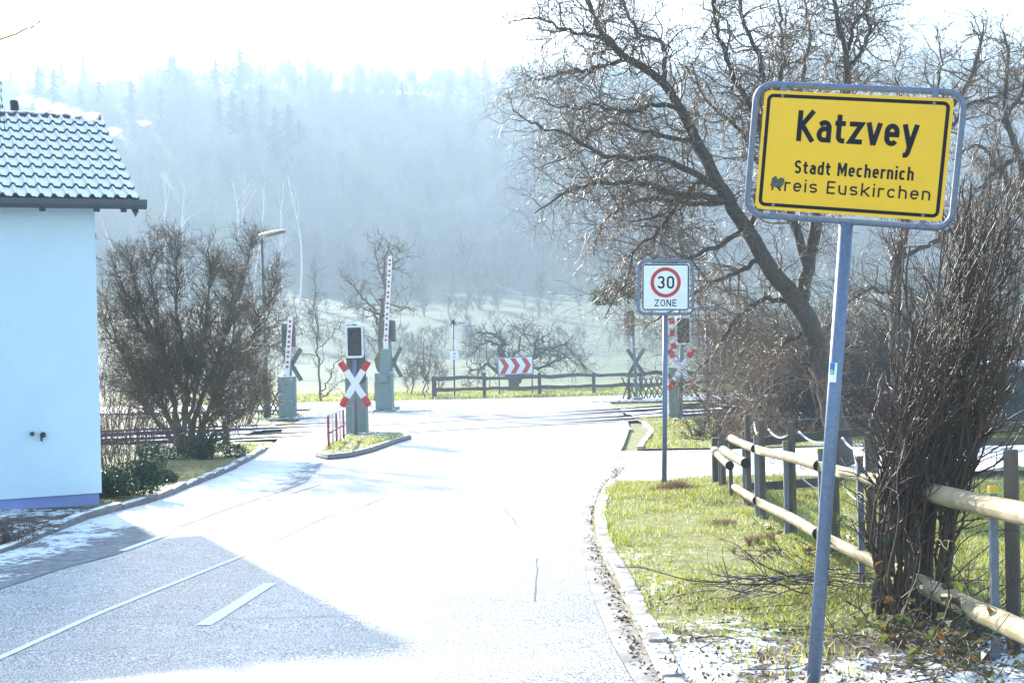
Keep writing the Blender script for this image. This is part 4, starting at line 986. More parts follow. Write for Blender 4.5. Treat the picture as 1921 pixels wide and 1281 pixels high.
# second tree behind the big sign, and the one at the right edge
def small_tree(name, label, base, limbs, d0, seed, m1, m2, per=(9, 6, 3), l1=(.5, 1.4), wig=.2, thin=.010, dens=6, group=None, tw=.003, cat='tree', up=.0, third=True):
    r = np.random.default_rng(seed); base = np.asarray(base, float); t = thing(name, label, cat, base, group)
    pts = guided([l[0] for l in limbs], 20, .02*d0/25, r); rad = np.array([np.linspace(l[1], l[2], 20) for l in limbs])
    S().batch(pts, rad, 7).build('trunk', m1, t, True)
    kids = (np.linalg.norm(np.diff(pts, axis=1), axis=2).sum(1)*dens).astype(int)+3
    st_, dr, rp, f = sprout(pts, rad, kids, .25, 1.0, (25, 70), .02+up, r)
    p1, r1 = grow(st_, dr, r.uniform(*l1, len(st_))*(1.15-.6*f), np.minimum(rp*.55, thin*1.6), 9, wig, .02+up, .35, .35, r)
    s = S(); s.batch(p1, r1, 4)
    st_, dr, rp, f = sprout(p1, r1, per[1], .1, 1.0, (25, 70), up, r)
    p2, r2 = grow(st_, dr, r.uniform(.2, .6, len(st_))*l1[1]*.7, np.maximum(tw, np.minimum(rp*.7, thin*.7)), 6, wig*1.2, up, .3, .5, r); s.batch(p2, r2, 3)
    if third:
        st_, dr, rp, f = sprout(p2, r2, per[2], .15, 1.0, (25, 65), up, r)
        p3, r3 = grow(st_, dr, r.uniform(.12, .35, len(st_))*l1[1]*.6, np.full(len(st_), tw), 4, wig*1.2, up, .3, .7, r); s.batch(p3, r3, 3)
    s.build('crown', m2, t, True); return t
dT = 27.0
b = P(1690, 800, dT); b[2] = g(dT)
small_tree('willow_tree', 'upright bare tree whose dark trunk stands below the right half of the town sign', b,
    [(limb([(1686, 830), (1684, 700), (1682, 600), (1684, 520), (1692, 450), (1702, 420), (1720, 360), (1740, 280), (1790, 200), (1830, 140), (1850, 60)], 0, .5, dT), .17, .03),
     (limb([(1690, 480), (1730, 470), (1770, 440), (1830, 400), (1880, 380)], 0, -.8, dT), .05, .012),
     (limb([(1700, 430), (1680, 330), (1690, 230), (1670, 160), (1680, 90)], 0, .8, dT), .06, .012),
     (limb([(1730, 330), (1780, 240), (1817, 197), (1870, 180), (1921, 169), (1960, 150)], .2, -.4, dT), .05, .015),
     (limb([(1760, 260), (1740, 190), (1760, 120), (1750, 60)], .3, .9, dT), .04, .012),
     (limb([(1684, 560), (1640, 540), (1600, 560), (1570, 600)], 0, -1, dT), .04, .01)], dT, 31, M['willow_bark'], M['willow_twig'], wig=.26, dens=8, l1=(.6, 1.6))
dT = 25.0
b = P(1990, 800, dT); b[2] = g(dT)
small_tree('willow_tree', 'bare twisted tree reaching in from the right edge above the brown shrub', b,
    [(limb([(2000, 830), (1985, 650), (1960, 520), (1930, 420), (1905, 300), (1870, 200), (1890, 110), (1880, 60)], 0, .5, dT), .16, .02),
     (limb([(1930, 420), (1890, 330), (1850, 270), (1815, 280), (1790, 300)], .1, -.6, dT), .06, .012),
     (limb([(1905, 300), (1850, 330), (1830, 400), (1800, 430)], .1, .6, dT), .05, .012),
     (limb([(1950, 480), (1900, 430), (1870, 440), (1830, 420)], .1, -.8, dT), .05, .012),
     (limb([(1880, 230), (1920, 170), (1940, 100)], .1, -.4, dT), .05, .012)], dT, 33, M['willow_bark'], M['willow_twig'], wig=.26, dens=9, l1=(.6, 1.5))

# big multi-stem bush left of the crossing
b = G(345, 858)
dB = b[1]
bushl = []
for (px, r_) in (([(338, 858), (330, 780), (318, 690), (270, 620), (235, 560), (215, 490)], .06), ([(345, 858), (350, 760), (355, 680), (330, 600), (335, 520), (330, 450)], .06), ([(352, 856), (365, 770), (395, 690), (420, 600), (450, 520), (470, 445)], .065),
                 ([(360, 856), (395, 760), (430, 690), (470, 630), (505, 560), (515, 510)], .06), ([(340, 850), (300, 740), (255, 690), (215, 640), (195, 600)], .045), ([(362, 850), (380, 790), (440, 740), (490, 690)], .04),
                 ([(348, 850), (375, 700), (385, 600), (400, 520), (395, 470)], .05), ([(345, 850), (310, 700), (290, 580), (280, 500), (300, 455)], .045), ([(350, 850), (345, 720), (300, 640), (250, 520), (245, 480)], .04), ([(356, 850), (410, 720), (440, 640), (440, 560), (430, 500)], .045), ([(340, 845), (290, 790), (250, 740), (210, 720)], .03), ([(364, 845), (420, 800), (470, 760), (490, 730)], .03), ([(345, 845), (300, 760), (265, 690), (250, 640)], .03), ([(358, 845), (410, 770), (450, 720), (470, 670)], .03), ([(350, 845), (340, 780), (370, 700), (360, 620)], .03), ([(338, 845), (280, 770), (230, 660), (200, 560)], .035)):
    bushl.append((limb(px, 0, rw.uniform(-1.3, 1.3), dB), r_, .010))
small_tree('hazel_bush', 'large olive-brown bare bush between the white house and the street lamp', b, bushl, dB, 41, M['bush_stem'], M['bush_twig'], per=(9, 8, 4), l1=(.4, 1.0), wig=.13, dens=13, tw=.0032, cat='bush', up=.05, thin=.013)
b = G(245, 885)
stems_shrub('twiggy_shrub', 'low dense shrub of thin purple-brown twigs beside the house wall', 'shrub', b, 90, 1.25, 34, .008, M['purple_twig'], M['purple_twig'], 43, 4, 3, .07, .05, base_r=.55, twig_r=.0055, l1=.4, twmin=.004)
b = G(215, 860); b[1] += 4; b[0] -= 1.2; b[2] = g(b[1])
stems_shrub('twiggy_shrub', 'tall thin brown shrub behind the hazel bush at the house corner', 'shrub', b, 40, 2.6, 30, .014, M['purple_twig'], M['purple_twig'], 44, 7, 5, .08, .04, base_r=.8, twig_r=.007, l1=.35, twmin=.005)
b = P(440, 770, 40); b[2] = g(40)
stems_shrub('twiggy_shrub', 'grey-brown bare shrub in front of the lattice fence at the street lamp', 'shrub', b, 30, 2.3, 40, .018, M['bush_twig'], M['bush_twig'], 45, 7, 5, .1, .04, base_r=.6, twig_r=.008, l1=.4, twmin=.005)
# bare trees by the crossing
def px_tree(label, base_px, d, limbs, seed, m1=M['smalltree'], m2=M['smalltree'], group=None, **k):
    b = P(*base_px, d); b[2] = g(d)
    L_ = [(limb(px, a, e, d), r0, r1) for (px, a, e, r0, r1) in limbs]
    return small_tree('bare_tree', label, b, L_, d, seed, m1, m2, group=group, **k)
px_tree('slim bare tree rising just behind the tallest barrier boom', (708, 745), 52.5, [([(708, 750), (710, 690), (715, 600), (722, 540), (722, 500), (730, 455)], 0, .4, .15, .02), ([(714, 610), (695, 570), (670, 545), (645, 520)], 0, -1, .06, .012), ([(716, 590), (690, 575), (660, 570)], 0, 1, .05, .012), ([(722, 540), (745, 500), (752, 460)], 0, -1, .05, .012), ([(720, 560), (735, 570), (790, 585)], 0, .6, .04, .012), ([(722, 530), (705, 480), (712, 455)], 0, 1, .04, .012)], 51, l1=(.5, 1.4), tw=.006, thin=.014, dens=3, per=(9, 5, 2), up=.05)
px_tree('thin bare sapling with frosty twigs between the short boom and the island signal', (602, 750), 54, [([(602, 752), (598, 700), (600, 640), (592, 560), (590, 520)], 0, .3, .05, .012), ([(600, 650), (620, 620), (645, 600)], 0, -.5, .03, .01), ([(604, 740), (625, 690), (655, 660)], 0, -.6, .035, .01), ([(600, 640), (585, 610), (575, 580)], 0, .5, .025, .01), ([(606, 745), (640, 720), (660, 715)], 0, -.4, .03, .01)], 52, l1=(.4, 1.1), tw=.006, thin=.012, dens=4, third=False)
for i, (x, d, h) in enumerate(((775, 62, 100), (795, 61, 130), (806, 63, 90), (762, 64, 70), (828, 66, 70))):
    px_tree(['thin dark sapling left of the far timber fence', 'taller thin sapling at the left end of the far timber fence', 'short sapling touching the left end of the far timber fence', 'short sapling right of the tall-boom barrier', 'small sapling behind the waymark post'][i], (x, 746), d, [([(x, 748), (x-2, 748-h*.5), (x+4, 748-h)], 0, .3, .035, .008), ([(x, 720), (x+10, 700), (x+14, 748-h*.8)], 0, -.4, .02, .008), ([(x-1, 715), (x-12, 690), (x-16, 748-h*.75)], 0, .4, .02, .008)], 60+i, l1=(.4, 1.0), tw=.006, thin=.011, dens=5, third=False, group='saplings by the far road')
px_tree('gnarled spreading apple tree behind the arrow board', (968, 738), 68, [([(965, 741), (962, 712), (950, 690), (935, 660), (940, 640), (915, 630), (895, 625)], 0, -1, .30, .03), ([(966, 716), (985, 690), (1000, 670), (1030, 650), (1060, 660)], 0, 1, .18, .02), ([(960, 712), (930, 700), (905, 685), (880, 700), (865, 715)], 0, -2, .10, .02), ([(968, 705), (1010, 690), (1050, 680), (1085, 690)], 0, -1, .10, .02), ([(950, 690), (970, 650), (985, 625), (980, 605)], 0, 1.5, .10, .02), ([(940, 650), (920, 640), (900, 650), (880, 670)], 0, 1, .08, .02), ([(1000, 670), (1010, 640), (1030, 625)], 0, -1, .08, .02), ([(1020, 655), (1060, 640), (1085, 665), (1100, 690)], 0, .6, .06, .02)], 71, M['far_bark'], M['far_bark'], l1=(.6, 1.8), tw=.008, thin=.020, dens=5, wig=.24, per=(9, 5, 2))
px_tree('bare tree at the left behind the lattice fence and street lamp', (476, 770), 52, [([(476, 775), (472, 720), (478, 660), (486, 600), (500, 560)], 0, .4, .12, .02), ([(478, 665), (505, 620), (530, 600), (560, 605)], 0, -.5, .06, .012), ([(476, 690), (520, 640), (548, 690)], 0, .7, .05, .012), ([(482, 620), (460, 560), (455, 510)], 0, .7, .05, .012)], 72, l1=(.5, 1.6), tw=.007, thin=.016, dens=6)

# ---- thicket behind the willow
th = [(1400, 800, 29.5, .8, 'low brown thicket beside the half hidden crossing signal'), (1480, 800, 31, 2.6, 'dense brown thicket left of the willow trunk'), (1530, 790, 31, 3.6, 'dense brown thicket behind the willow trunk'),
      (1620, 790, 31.5, 3.8, 'dense brown thicket between the two willow trunks'), (1720, 780, 31, 3.6, 'dense brown thicket behind the upright dark trunk'), (1830, 770, 36, 4.4, 'dense brown thicket behind the green shed'), (1930, 760, 37, 4.6, 'dense brown thicket at the right edge behind the shed'), (1430, 770, 46, 4.2, 'taller thicket beyond the willow along the railway')]
for i, (x, y, d, h, lab) in enumerate(th):
    b = P(x, y, d); b[2] = g(d)
    stems_shrub('thicket_bush', lab, 'bush', b, 70, h, 46, .02, M['brush_twig'], M['brush_twig'], 80+i, 8, 5, .14, .02, base_r=1.3, twig_r=.009, l1=.4, group='thicket along the railway', twmin=.0055, sides=4)

# ---- pollarded brown shrub in front on the right
rs = np.random.default_rng(91)
b = G(1715, 1172); dSh = b[1]
shrub = thing('hedge_shrub', 'tall brown pruned shrub of many thick upright stems beside the town sign post', 'shrub', b)
pths = []
n_st = 58
for i in range(n_st):
    x0 = rs.uniform(1640, 1785); k = (x0-1640)/145
    mid = 1640+160*k+rs.normal(0, 20); top_x = 1676+255*(k**.9)+rs.normal(0, 38); top_y = 330+rs.uniform(-90, 420)*(1 if i % 3 else .4)+(1-k)*150
    dd = rs.uniform(-.55, .45)
    px = [(x0, 1172+rs.uniform(-28, 10)), (mid, 980), (mid*.6+top_x*.4, 800), (mid*.25+top_x*.75, 600 if top_y < 560 else top_y*.5+400), (top_x, top_y)]
    if i >= 48:   # long thin shoots that lean out to the right
        ex_ = rs.uniform(1850, 1965); px = [px[0], (mid, 980), (mid*.75+ex_*.25, 800), (mid*.42+ex_*.58, 600), (ex_, rs.uniform(270, 470))]
    pths.append(limb(px, dd*.35, dd*1.0, dSh))
pts = guided(pths, 20, .010, rs); rad = np.array([np.linspace(a, a*rs.uniform(.25, .5), 20) for a in rs.uniform(.007, .017, n_st)])
thick = rs.choice(48, 9, False); rad[thick] *= 1.9; rad[48:] *= .7
for i in range(n_st): pts[i, 0, 2] = g(pts[i, 0, 1])-.03
S().batch(pts, rad, 8).build('stems', M['shrub_stem'], shrub, True)
s = S(); st_, dr, rp, f = sprout(pts, rad, 17, .22, .98, (12, 48), .18, rs)
p1, r1 = grow(st_, dr, rs.uniform(.15, .62, len(st_)), np.minimum(rp*.62, .0085), 8, .10, .05, .4, .5, rs); s.batch(p1, r1, 5)
st_, dr, rp, f = sprout(p1, r1, 4, .2, 1.0, (15, 60), .12, rs)
p2, r2 = grow(st_, dr, rs.uniform(.06, .30, len(st_)), np.minimum(rp*.75, .005), 5, .14, .03, .4, .6, rs); s.batch(p2, r2, 4)
s.build('twigs', M['shrub_stem'], shrub, True)
# arching side shoots at the foot
def leaves(s, c, size, r, flat=.3, n=None, aspect=.6):
    """leaf-sized two-fold quads"""
    n = len(c); a = r.uniform(0, 2*math.pi, n); up = unit(np.stack([r.normal(0, flat, n), r.normal(0, flat, n), np.ones(n)], 1)); d = unit(np.cross(up, np.stack([np.cos(a), np.sin(a), 0*a], 1))); e = np.cross(up, d)
    L_ = (np.broadcast_to(size, (n,))*r.uniform(.6, 1.3, n))[:, None]; W_ = L_*aspect
    v = np.stack([c-d*L_*.5, c+e*W_*.5+up*L_*.12, c+d*L_*.5-up*L_*.05, c-e*W_*.5+up*L_*.12], 1).reshape(-1, 3)
    i = np.arange(n)*4; s.add(v, [np.stack([i, i+1, i+2], 1), np.stack([i, i+2, i+3], 1)])

# ------------------------------------------------------------------ wooded hillside
rf = np.random.default_rng(101)
def tree_template(seed, h, spread=1.0, n2=26, n3=5, n4=3):
    r = np.random.default_rng(seed); s = S()
    p, ra = grow(np.array([[0, 0, -.3]]), np.array([[0, 0, 1.]]), np.array([h*.93]), np.array([.013*h]), 8, .05, .02, .5, .15, r); s.batch(p, ra, 5)
    st_, dr, rp, f = sprout(p, ra, n2, .28, 1.0, (25, 60), .12, r)
    p1, r1 = grow(st_, dr, h*.36*spread*(1.15-.75*f)*r.uniform(.7, 1.1, len(st_)), np.minimum(rp*.6, .006*h), 5, .12, .07, .4, .3, r); s.batch(p1, r1, 3)
    st_, dr, rp, f = sprout(p1, r1, n3, .15, 1.0, (25, 60), .12, r)
    p2, r2 = grow(st_, dr, h*.13*r.uniform(.5, 1.2, len(st_)), np.full(len(st_), .0026*h), 3, .15, .06, .4, .5, r); s.batch(p2, r2, 3)
    st_, dr, rp, f = sprout(p2, r2, n4, .2, 1.0, (20, 60), .1, r)
    p3, r3 = grow(st_, dr, h*.075*r.uniform(.5, 1.2, len(st_)), np.full(len(st_), .0017*h), 2, .15, .03, .4, .6, r); s.batch(p3, r3, 3)
    return s
def flat(s): return np.concatenate(s.v), [np.concatenate(f) for f in s.f.values()]
def spruce_template(seed, h):
    r = np.random.default_rng(seed); s = S(); s.path(np.array([[0, 0, -.4], [0, 0, h]]), np.array([.014*h, .02]), 5, False)
    n = 190; z = h*(.14+.84*np.sort(r.random(n))**.9); a = r.uniform(0, 6.283, n); ln = (h-z)*.20*r.uniform(.65, 1.2, n)+.12
    d = np.stack([np.cos(a), np.sin(a), 0*a], 1); e = np.stack([-np.sin(a), np.cos(a), 0*a], 1); c = np.stack([0*a, 0*a, z], 1)
    for k in range(3):
        t0, t1 = k/3, (k+1)/3; w0 = ln*.30*(1-t0*.7); w1 = ln*.30*(1-t1*.9); dz0 = -ln*.30*t0**1.5; dz1 = -ln*.30*t1**1.5; zz = np.array([0, 0, 1.])
        jit = r.normal(0, .06, (n, 1))*ln[:, None]
        v = np.stack([c+d*(ln*t0)[:, None]+e*w0[:, None]+zz*(dz0-.25*w0)[:, None], c+d*(ln*t0)[:, None]-e*w0[:, None]+zz*(dz0-.25*w0)[:, None], c+d*(ln*t1)[:, None]-e*(w1)[:, None]+zz*(dz1)[:, None]+jit*e, c+d*(ln*t1)[:, None]+e*w1[:, None]+zz*dz1[:, None]-jit*d], 1).reshape(-1, 3)
        i = np.arange(n)*4; s.add(v, [np.stack([i, i+1, i+2, i+3], 1)])
    return s
TEMP = [flat(tree_template(200+i, 1.0, sp)) for i, sp in enumerate((1.0, .8, 1.15, .7, .95))]
def scatter(s, pos, hts, temps, r):
    for k, (v, fs) in enumerate(temps):
        m = np.arange(len(pos)) % len(temps) == k; q = pos[m]; h = hts[m]
        if len(q) == 0: continue
        a = r.uniform(0, 6.283, len(q)); c, sn = np.cos(a)[:, None], np.sin(a)[:, None]; w_ = r.uniform(.8, 1.15, len(q))[:, None]
        X_ = (v[None, :, 0]*c-v[None, :, 1]*sn)*h[:, None]*w_+q[:, None, 0]; Y_ = (v[None, :, 0]*sn+v[None, :, 1]*c)*h[:, None]*w_+q[:, None, 1]; Z_ = v[None, :, 2]*h[:, None]+q[:, None, 2]
        allv = np.stack([X_, Y_, Z_], -1).reshape(-1, 3); off = (np.arange(len(q))*len(v))[:, None, None]
        s.add(allv, [(f[None]+off).reshape(-1, f.shape[1]) for f in fs])
N = 2900
yy = 232+275*rf.random(N)**.95; half = 60+yy*.43; xx = rf.uniform(-1, 1, N)*half
pos = np.stack([xx, yy, terr(xx, yy)], 1); hts = rf.uniform(10, 17, N)*np.where(yy > 380, .9, 1.0)
s = S(); scatter(s, pos, hts, TEMP, rf)
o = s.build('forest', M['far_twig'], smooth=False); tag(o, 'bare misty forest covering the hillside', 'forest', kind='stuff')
# conifer belt along the ridge, one mass
N = 26; xx = rf.uniform(-230, 230, N); yy = rf.uniform(400, 500, N); pos = np.stack([xx, yy, terr(xx, yy)], 1)
ST = [flat(spruce_template(300+i, 1.0)) for i in range(4)]
s = S(); scatter(s, pos, rf.uniform(9, 15, N), ST, rf)
o = s.build('ridge_forest', M['spruce'], smooth=False); tag(o, 'pale conifers along the misty hilltop', 'forest', kind='stuff')
# conifers one can tell apart
spr = [(100, 130, 215, 400), (150, 165, 235, 380), (300, 165, 245, 370), (345, 140, 235, 390), (410, 180, 265, 350), (455, 185, 265, 345), (490, 158, 265, 360), (515, 200, 280, 335), (540, 195, 290, 330), (560, 225, 295, 325), (185, 150, 240, 380), (245, 150, 240, 380), (70, 125, 215, 400), (435, 170, 265, 345)]
proto = None
for i, (x, yt, yb, d) in enumerate(spr):
    top = P(x, yt, d); z0 = float(terr(np.array([top[0]]), np.array([d]))[0]); h = max(8, top[2]-z0)
    t = thing('spruce_tree', 'dark spruce rising out of the mist on the hillside', 'tree', (top[0], d, z0), 'spruces on the misty hillside')
    s = S(); v, fs = ST[i % 4]; s.add(v*h*np.array([.8, .8, 1])+np.array([top[0], d, z0]), fs); s.build('crown', M['spruce'], t)
# white birches at the foot of the wood
bir = [(243, 400, 480, 205), (309, 330, 470, 200), (352, 350, 480, 210), (425, 320, 500, 206), (440, 340, 500, 200), (470, 350, 500, 204), (520, 390, 500, 198), (556, 320, 510, 200), (535, 340, 500, 206)]
for i, (x, yt, yb, d) in enumerate(bir):
    top = P(x, yt, d); z0 = float(g(d)); h = top[2]-z0; r = np.random.default_rng(400+i)
    t = thing('birch_tree', 'slender birch with a white trunk at the foot of the misty wood', 'tree', (top[0], d, z0), 'white birches at the foot of the wood')
    p, ra = grow(np.array([[top[0], d, z0-.3]]), np.array([[r.normal(0, .10), 0, 1.]]), np.full(1, h), np.full(1, .17), 14, .025, .03, .6, .35, r)
    S().batch(p, ra, 6).build('trunk', M['birch'], t, True)
    s = S(); st_, dr, rp, f = sprout(p, ra, 12, .35, 1.0, (20, 45), .1, r); p1, r1 = grow(st_, dr, h*.25*r.uniform(.6, 1.1, len(st_)), np.minimum(rp*.5, .05), 6, .1, .04, .4, .4, r); s.batch(p1, r1, 3)
    s.build('branches', M['birch'], t, True)
    s = S(); st_, dr, rp, f = sprout(p1, r1, 10, .1, 1.0, (20, 60), -.1, r); p2, r2 = grow(st_, dr, h*.09*r.uniform(.6, 1.2, len(st_)), np.full(len(st_), .02), 4, .15, -.08, .4, .5, r); s.batch(p2, r2, 3)
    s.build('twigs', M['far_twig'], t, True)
# hedges and scrub round the far meadow
N = 420; xx = rf.uniform(-110, 110, N); yy = np.where(rf.random(N) < .55, rf.uniform(145, 156, N), rf.uniform(170, 232, N))
keep = (yy < 160) | (rf.random(N) < .8) | (yy > 220); xx, yy = xx[keep], yy[keep]
s = S(); scatter(s, np.stack([xx, yy, g(yy)], 1), np.where(yy < 160, rf.uniform(1.6, 3.6, len(xx)), rf.uniform(1.5, 5, len(xx))), [flat(tree_template(500+i, 1.0, 1.9, 26, 6, 3)) for i in range(3)], rf)
o = s.build('hedge', M['far_bark'], smooth=False); tag(o, 'bare scrub and hedges round the frosty meadow', 'hedge', kind='stuff')
# a few trees that stand clear of the wood
for i, (x, d, h) in enumerate(((590, 205, 11), (800, 190, 9), (905, 200, 10), (1010, 185, 8), (665, 215, 12), (880, 222, 13), (745, 218, 11))):
    b = P(x, 620, d); b[2] = g(d); t = thing('bare_tree', 'bare tree standing before the misty wood above the snowy field', 'tree', b, 'bare trees before the wood')
    s = S(); scatter(s, b[None], np.array([float(h)]), [TEMP[i % 5]], rf); s.build('crown', M['far_bark'], t)

# ------------------------------------------------------------------ log guard rail on metal posts
rl_ = np.random.default_rng(7)
mp = [(1352, 912, 826, 17.0), (1371, 930, 832, 16.2), (1398, 956, 809, None), (1421, 983, 817, None), (1477, 1022, 828, None), (1540, 0, 842, 11.15), (1613, 0, 856, 10.2), (1868, 1242, 912, None), (2010, 0, 940, 6.7)]
mposts = []
for (x, yb, yt, d) in mp:
    p = G(x, yb) if d is None else P(x, 900, d); p[2] = g(p[1])+.06; tp = P(x, yt, p[1]); mposts.append((p, tp[2]))
t = thing('log_guard_rail', 'guard rail of pale peeled logs on grey metal posts along the verge', 'fence', mposts[3][0])
for i, (p, zt) in enumerate(mposts):
    m = M['oldwood'] if i < 2 else M['steel_post']; hgt = zt-p[2]+.2
    # rolled channel section
    s = S(); w_ = .04
    for (cx_, cy_, sx_, sy_) in ((0, -.018, .044, .006), (-.019, .0, .006, .03), (.019, 0, .006, .03)): s.box(p+np.array([cx_, cy_, hgt/2-.2]), (sx_, sy_, hgt))
    o = s.build('post', m, t)
    if i >= 2: S().box(p+np.array([0, -.002, zt-p[2]-.018]), (.05, .044, .045), None, .004).build('post_cap', M['yellow_cap'] if i == 7 else M['moss'], o)
def log(a, b, r, cut, par, seed):
    """round log from a (far) to b (near); the far 'cut' metres are halved to lap under the next"""
    r2 = np.random.default_rng(seed); d = b-a; ln_ = np.linalg.norm(d); d /= ln_; sd = unit(np.cross(d, [0, 0, 1.])); up = np.cross(sd, d)   # sd points to the viewer's side
    n_ = 16; ls = np.r_[np.linspace(0, max(cut, .001), 4), np.linspace(cut+.004, cut+.05, 3), np.linspace(cut+.12, ln_, n_)]; an = np.linspace(0, 2*math.pi, 20, endpoint=False); rows = []
    for l in ls:
        rr = r*(1+.03*math.sin(l*2.3+seed)+r2.normal(0, .006)); bend = up*.008*math.sin(l*1.7+seed)
        cu = math.copysign(1, np.dot(sd, [-1, 0, 0])); k = 1.0 if l <= cut else min(1, max(0, 1-(l-cut)/.05))
        v = []
        for q in an:
            u_ = math.cos(q)*rr; w_ = math.sin(q)*rr
            if cut > 0 and k > 0 and u_*cu > .012: u_ = u_*(1-k)+.012*cu*k
            v.append(a+d*l+bend+sd*u_+up*w_)
        rows.append(v)
    v = np.array(rows); s = S(); s.grid(np.concatenate([v, v[:, :1]], 1)); s.add(v[0], [np.arange(20)]); o = s.build('log', M['log'], par, True)
    c = v[-1].mean(0); e = c+(v[-1]-c)*1.0+d*.002; S().add(e, [np.arange(20)[::-1]]).build('log_end', M['log_end'], o)
LX = -.085
def railpt(px, py, d): return P(px, py, d)
ds = [m_[0][1] for m_ in mposts]
up_ends = [(1372, 822, ds[2]+.55), (1417, 841, ds[3]), (1536, 873, ds[5]), (1655, 905, ds[6]-.35), (1848, 950, ds[7]+.15), (2010, 985, 6.6)]
lo_ends = [(1374, 910, ds[2]+.55), (1420, 938, ds[3]), (1534, 1000, ds[5]), (1650, 1060, ds[6]-.35), (1838, 1150, ds[7]+.15), (2000, 1222, 6.6)]
for e in (up_ends, lo_ends):
    for i in range(len(e)-1):
        a = P(*e[i]); b = P(*e[i+1]); log(a, b, .047 if i < 3 else .063, 0 if i in (0, 4) else .5, t, i+3)
log(P(1341, 846, 17.2), P(1369, 872, 16.1), .055, 0, t, 21); log(P(1357, 844, 16.5), P(1399, 868, 14.9), .055, 0, t, 22)

# ------------------------------------------------------------------ wooden paddock fence behind it
wp = [(1357, 905, 813, 16.9), (1404, 922, 779, 15.6), (1430, 942, 787, 14.3), (1486, 960, 790, 13.1), (1566, 990, 800, 12.1), (1633, 1010, 810, 11.2), (1897, 1130, 843, 8.3)]
pts_ = []
t = thing('paddock_fence', 'dark mossy timber fence with square posts, a white rope and boards across the snowy drive', 'fence', np.r_[P(1404, 922, 15.6)[:2], g(15.6)])
for i, (x, yb, yt, d) in enumerate(wp):
    p = P(x, 900, d); p[2] = g(d)+.05; tp = P(x, yt, d); h = tp[2]-p[2]; pts_.append((p, tp)); wd = (.06, .055, .055, .058, .06, .066, .078)[i]
    S().box(p+np.array([0, 0, h/2-.08]), (wd, wd, h+.16), np.array(Matrix.Rotation(R_(12+8*i), 3, 'Z')), .012).build('post', M['post_wood'], t)
def rope(a, b, sag): k = np.linspace(0, 1, 12); q = a[None]*(1-k[:, None])+b[None]*k[:, None]; q[:, 2] -= sag*4*k*(1-k); return q
for (i, j) in ((1, 2), (2, 3), (3, 4), (4, 5)):
    a = pts_[i][1]+np.array([.06, -.02, -.10]); b = pts_[j][1]+np.array([-.05, -.02, -.13]); S().path(rope(a, b, .05), .010, 6).build('rope', M['rope'], t, True)
    a = a-[0, 0, .42]; b = b-[0, 0, .45]
    if i >= 3: S().path(rope(a, b, .03), .007, 6).build('rope', M['rope'], t, True)
for i in (1, 2, 3, 4):
    c = pts_[i][1]+np.array([.09, -.02, -.43]); an = np.linspace(0, 2*math.pi, 14, endpoint=False)
    S().path(c+np.stack([.022*np.cos(an), 0*an, .022*np.sin(an)], 1), .005, 5, closed=True).build('ring_bolt', M['dark'], t, True)
# rails across the drive
def board(a, b, h, th, name='board', m=None, par=None):
    d = b-a; ln_ = np.linalg.norm(d); d /= ln_; sd = unit(np.cross(d, [0, 0, 1.])); up = np.cross(sd, d)
    return S().box((a+b)/2, (ln_, th, h), np.stack([d, sd, up], 1), .008).build(name, m or M['board'], par)
for (a, b, h, th) in (((1340, 836, 17.6), (1660, 806, 19.2), .115, .05), ((1406, 914, 16.4), (1620, 897, 17.4), .105, .05), ((1640, 806, 19.2), (1980, 796, 19.8), .10, .08), ((1640, 832, 19.0), (1980, 826, 19.6), .11, .05), ((1600, 895, 17.4), (1980, 888, 17.8), .10, .08)):
    board(P(*a), P(*b), h, th, 'board', None, t)
for (x, d, yt) in ((1641, 19.3, 776), (1344, 17.6, 822), (1780, 19.4, 782)):
    p = P(x, 800, d); p[2] = g(d); tp = P(x, yt, d); h = tp[2]-p[2]; S().box(p+np.array([0, .08, h/2-.08]), (.11, .11, h+.16), None, .012).build('post', M['board'], t)
S().path(rope(P(1406, 787, 15.6), P(1641, 778, 19.3), .02), .004, 5).build('wire', M['steel_post'], t, True)
S().path(rope(P(1440, 972, 13.9), P(1560, 1020, 10.6), -.10), .006, 5).build('wire', M['dark'], t, True)

# ------------------------------------------------------------------ green shed
dH = 30.0
b = P(1925, 790, dH); b[2] = g(dH)
t = thing('shed', 'dark green metal shed with snow on its flat roof at the right edge', 'shed', b)
wS, hS = 2.6, (790-676)*dH/F_PX+.05
xl = P(1858, 700, dH)[0]; Rm = np.array(Matrix.Rotation(R_(-8), 3, 'Z')); Mf = frameM((xl, dH, b[2]), Rm)
S().box(P3(Mf, wS/2, .9, hS/2-.1), (wS, 1.8, hS+.2), Rm, .01).build('wall', M['shed'], t)
for k in range(7): S().box(P3(Mf, .2+k*.36, -.012, hS/2), (.05, .03, hS-.08), Rm, .004).build('rib', M['shed'], t)
S().box(P3(Mf, wS/2, .9, hS+.03), (wS+.16, 1.96, .07), Rm, .01).build('roof', M['gutter'], t)
S().box(P3(Mf, wS/2, .9, hS+.095), (wS+.12, 1.92, .07), Rm, .03).build('snow_layer', M['snow'], t)

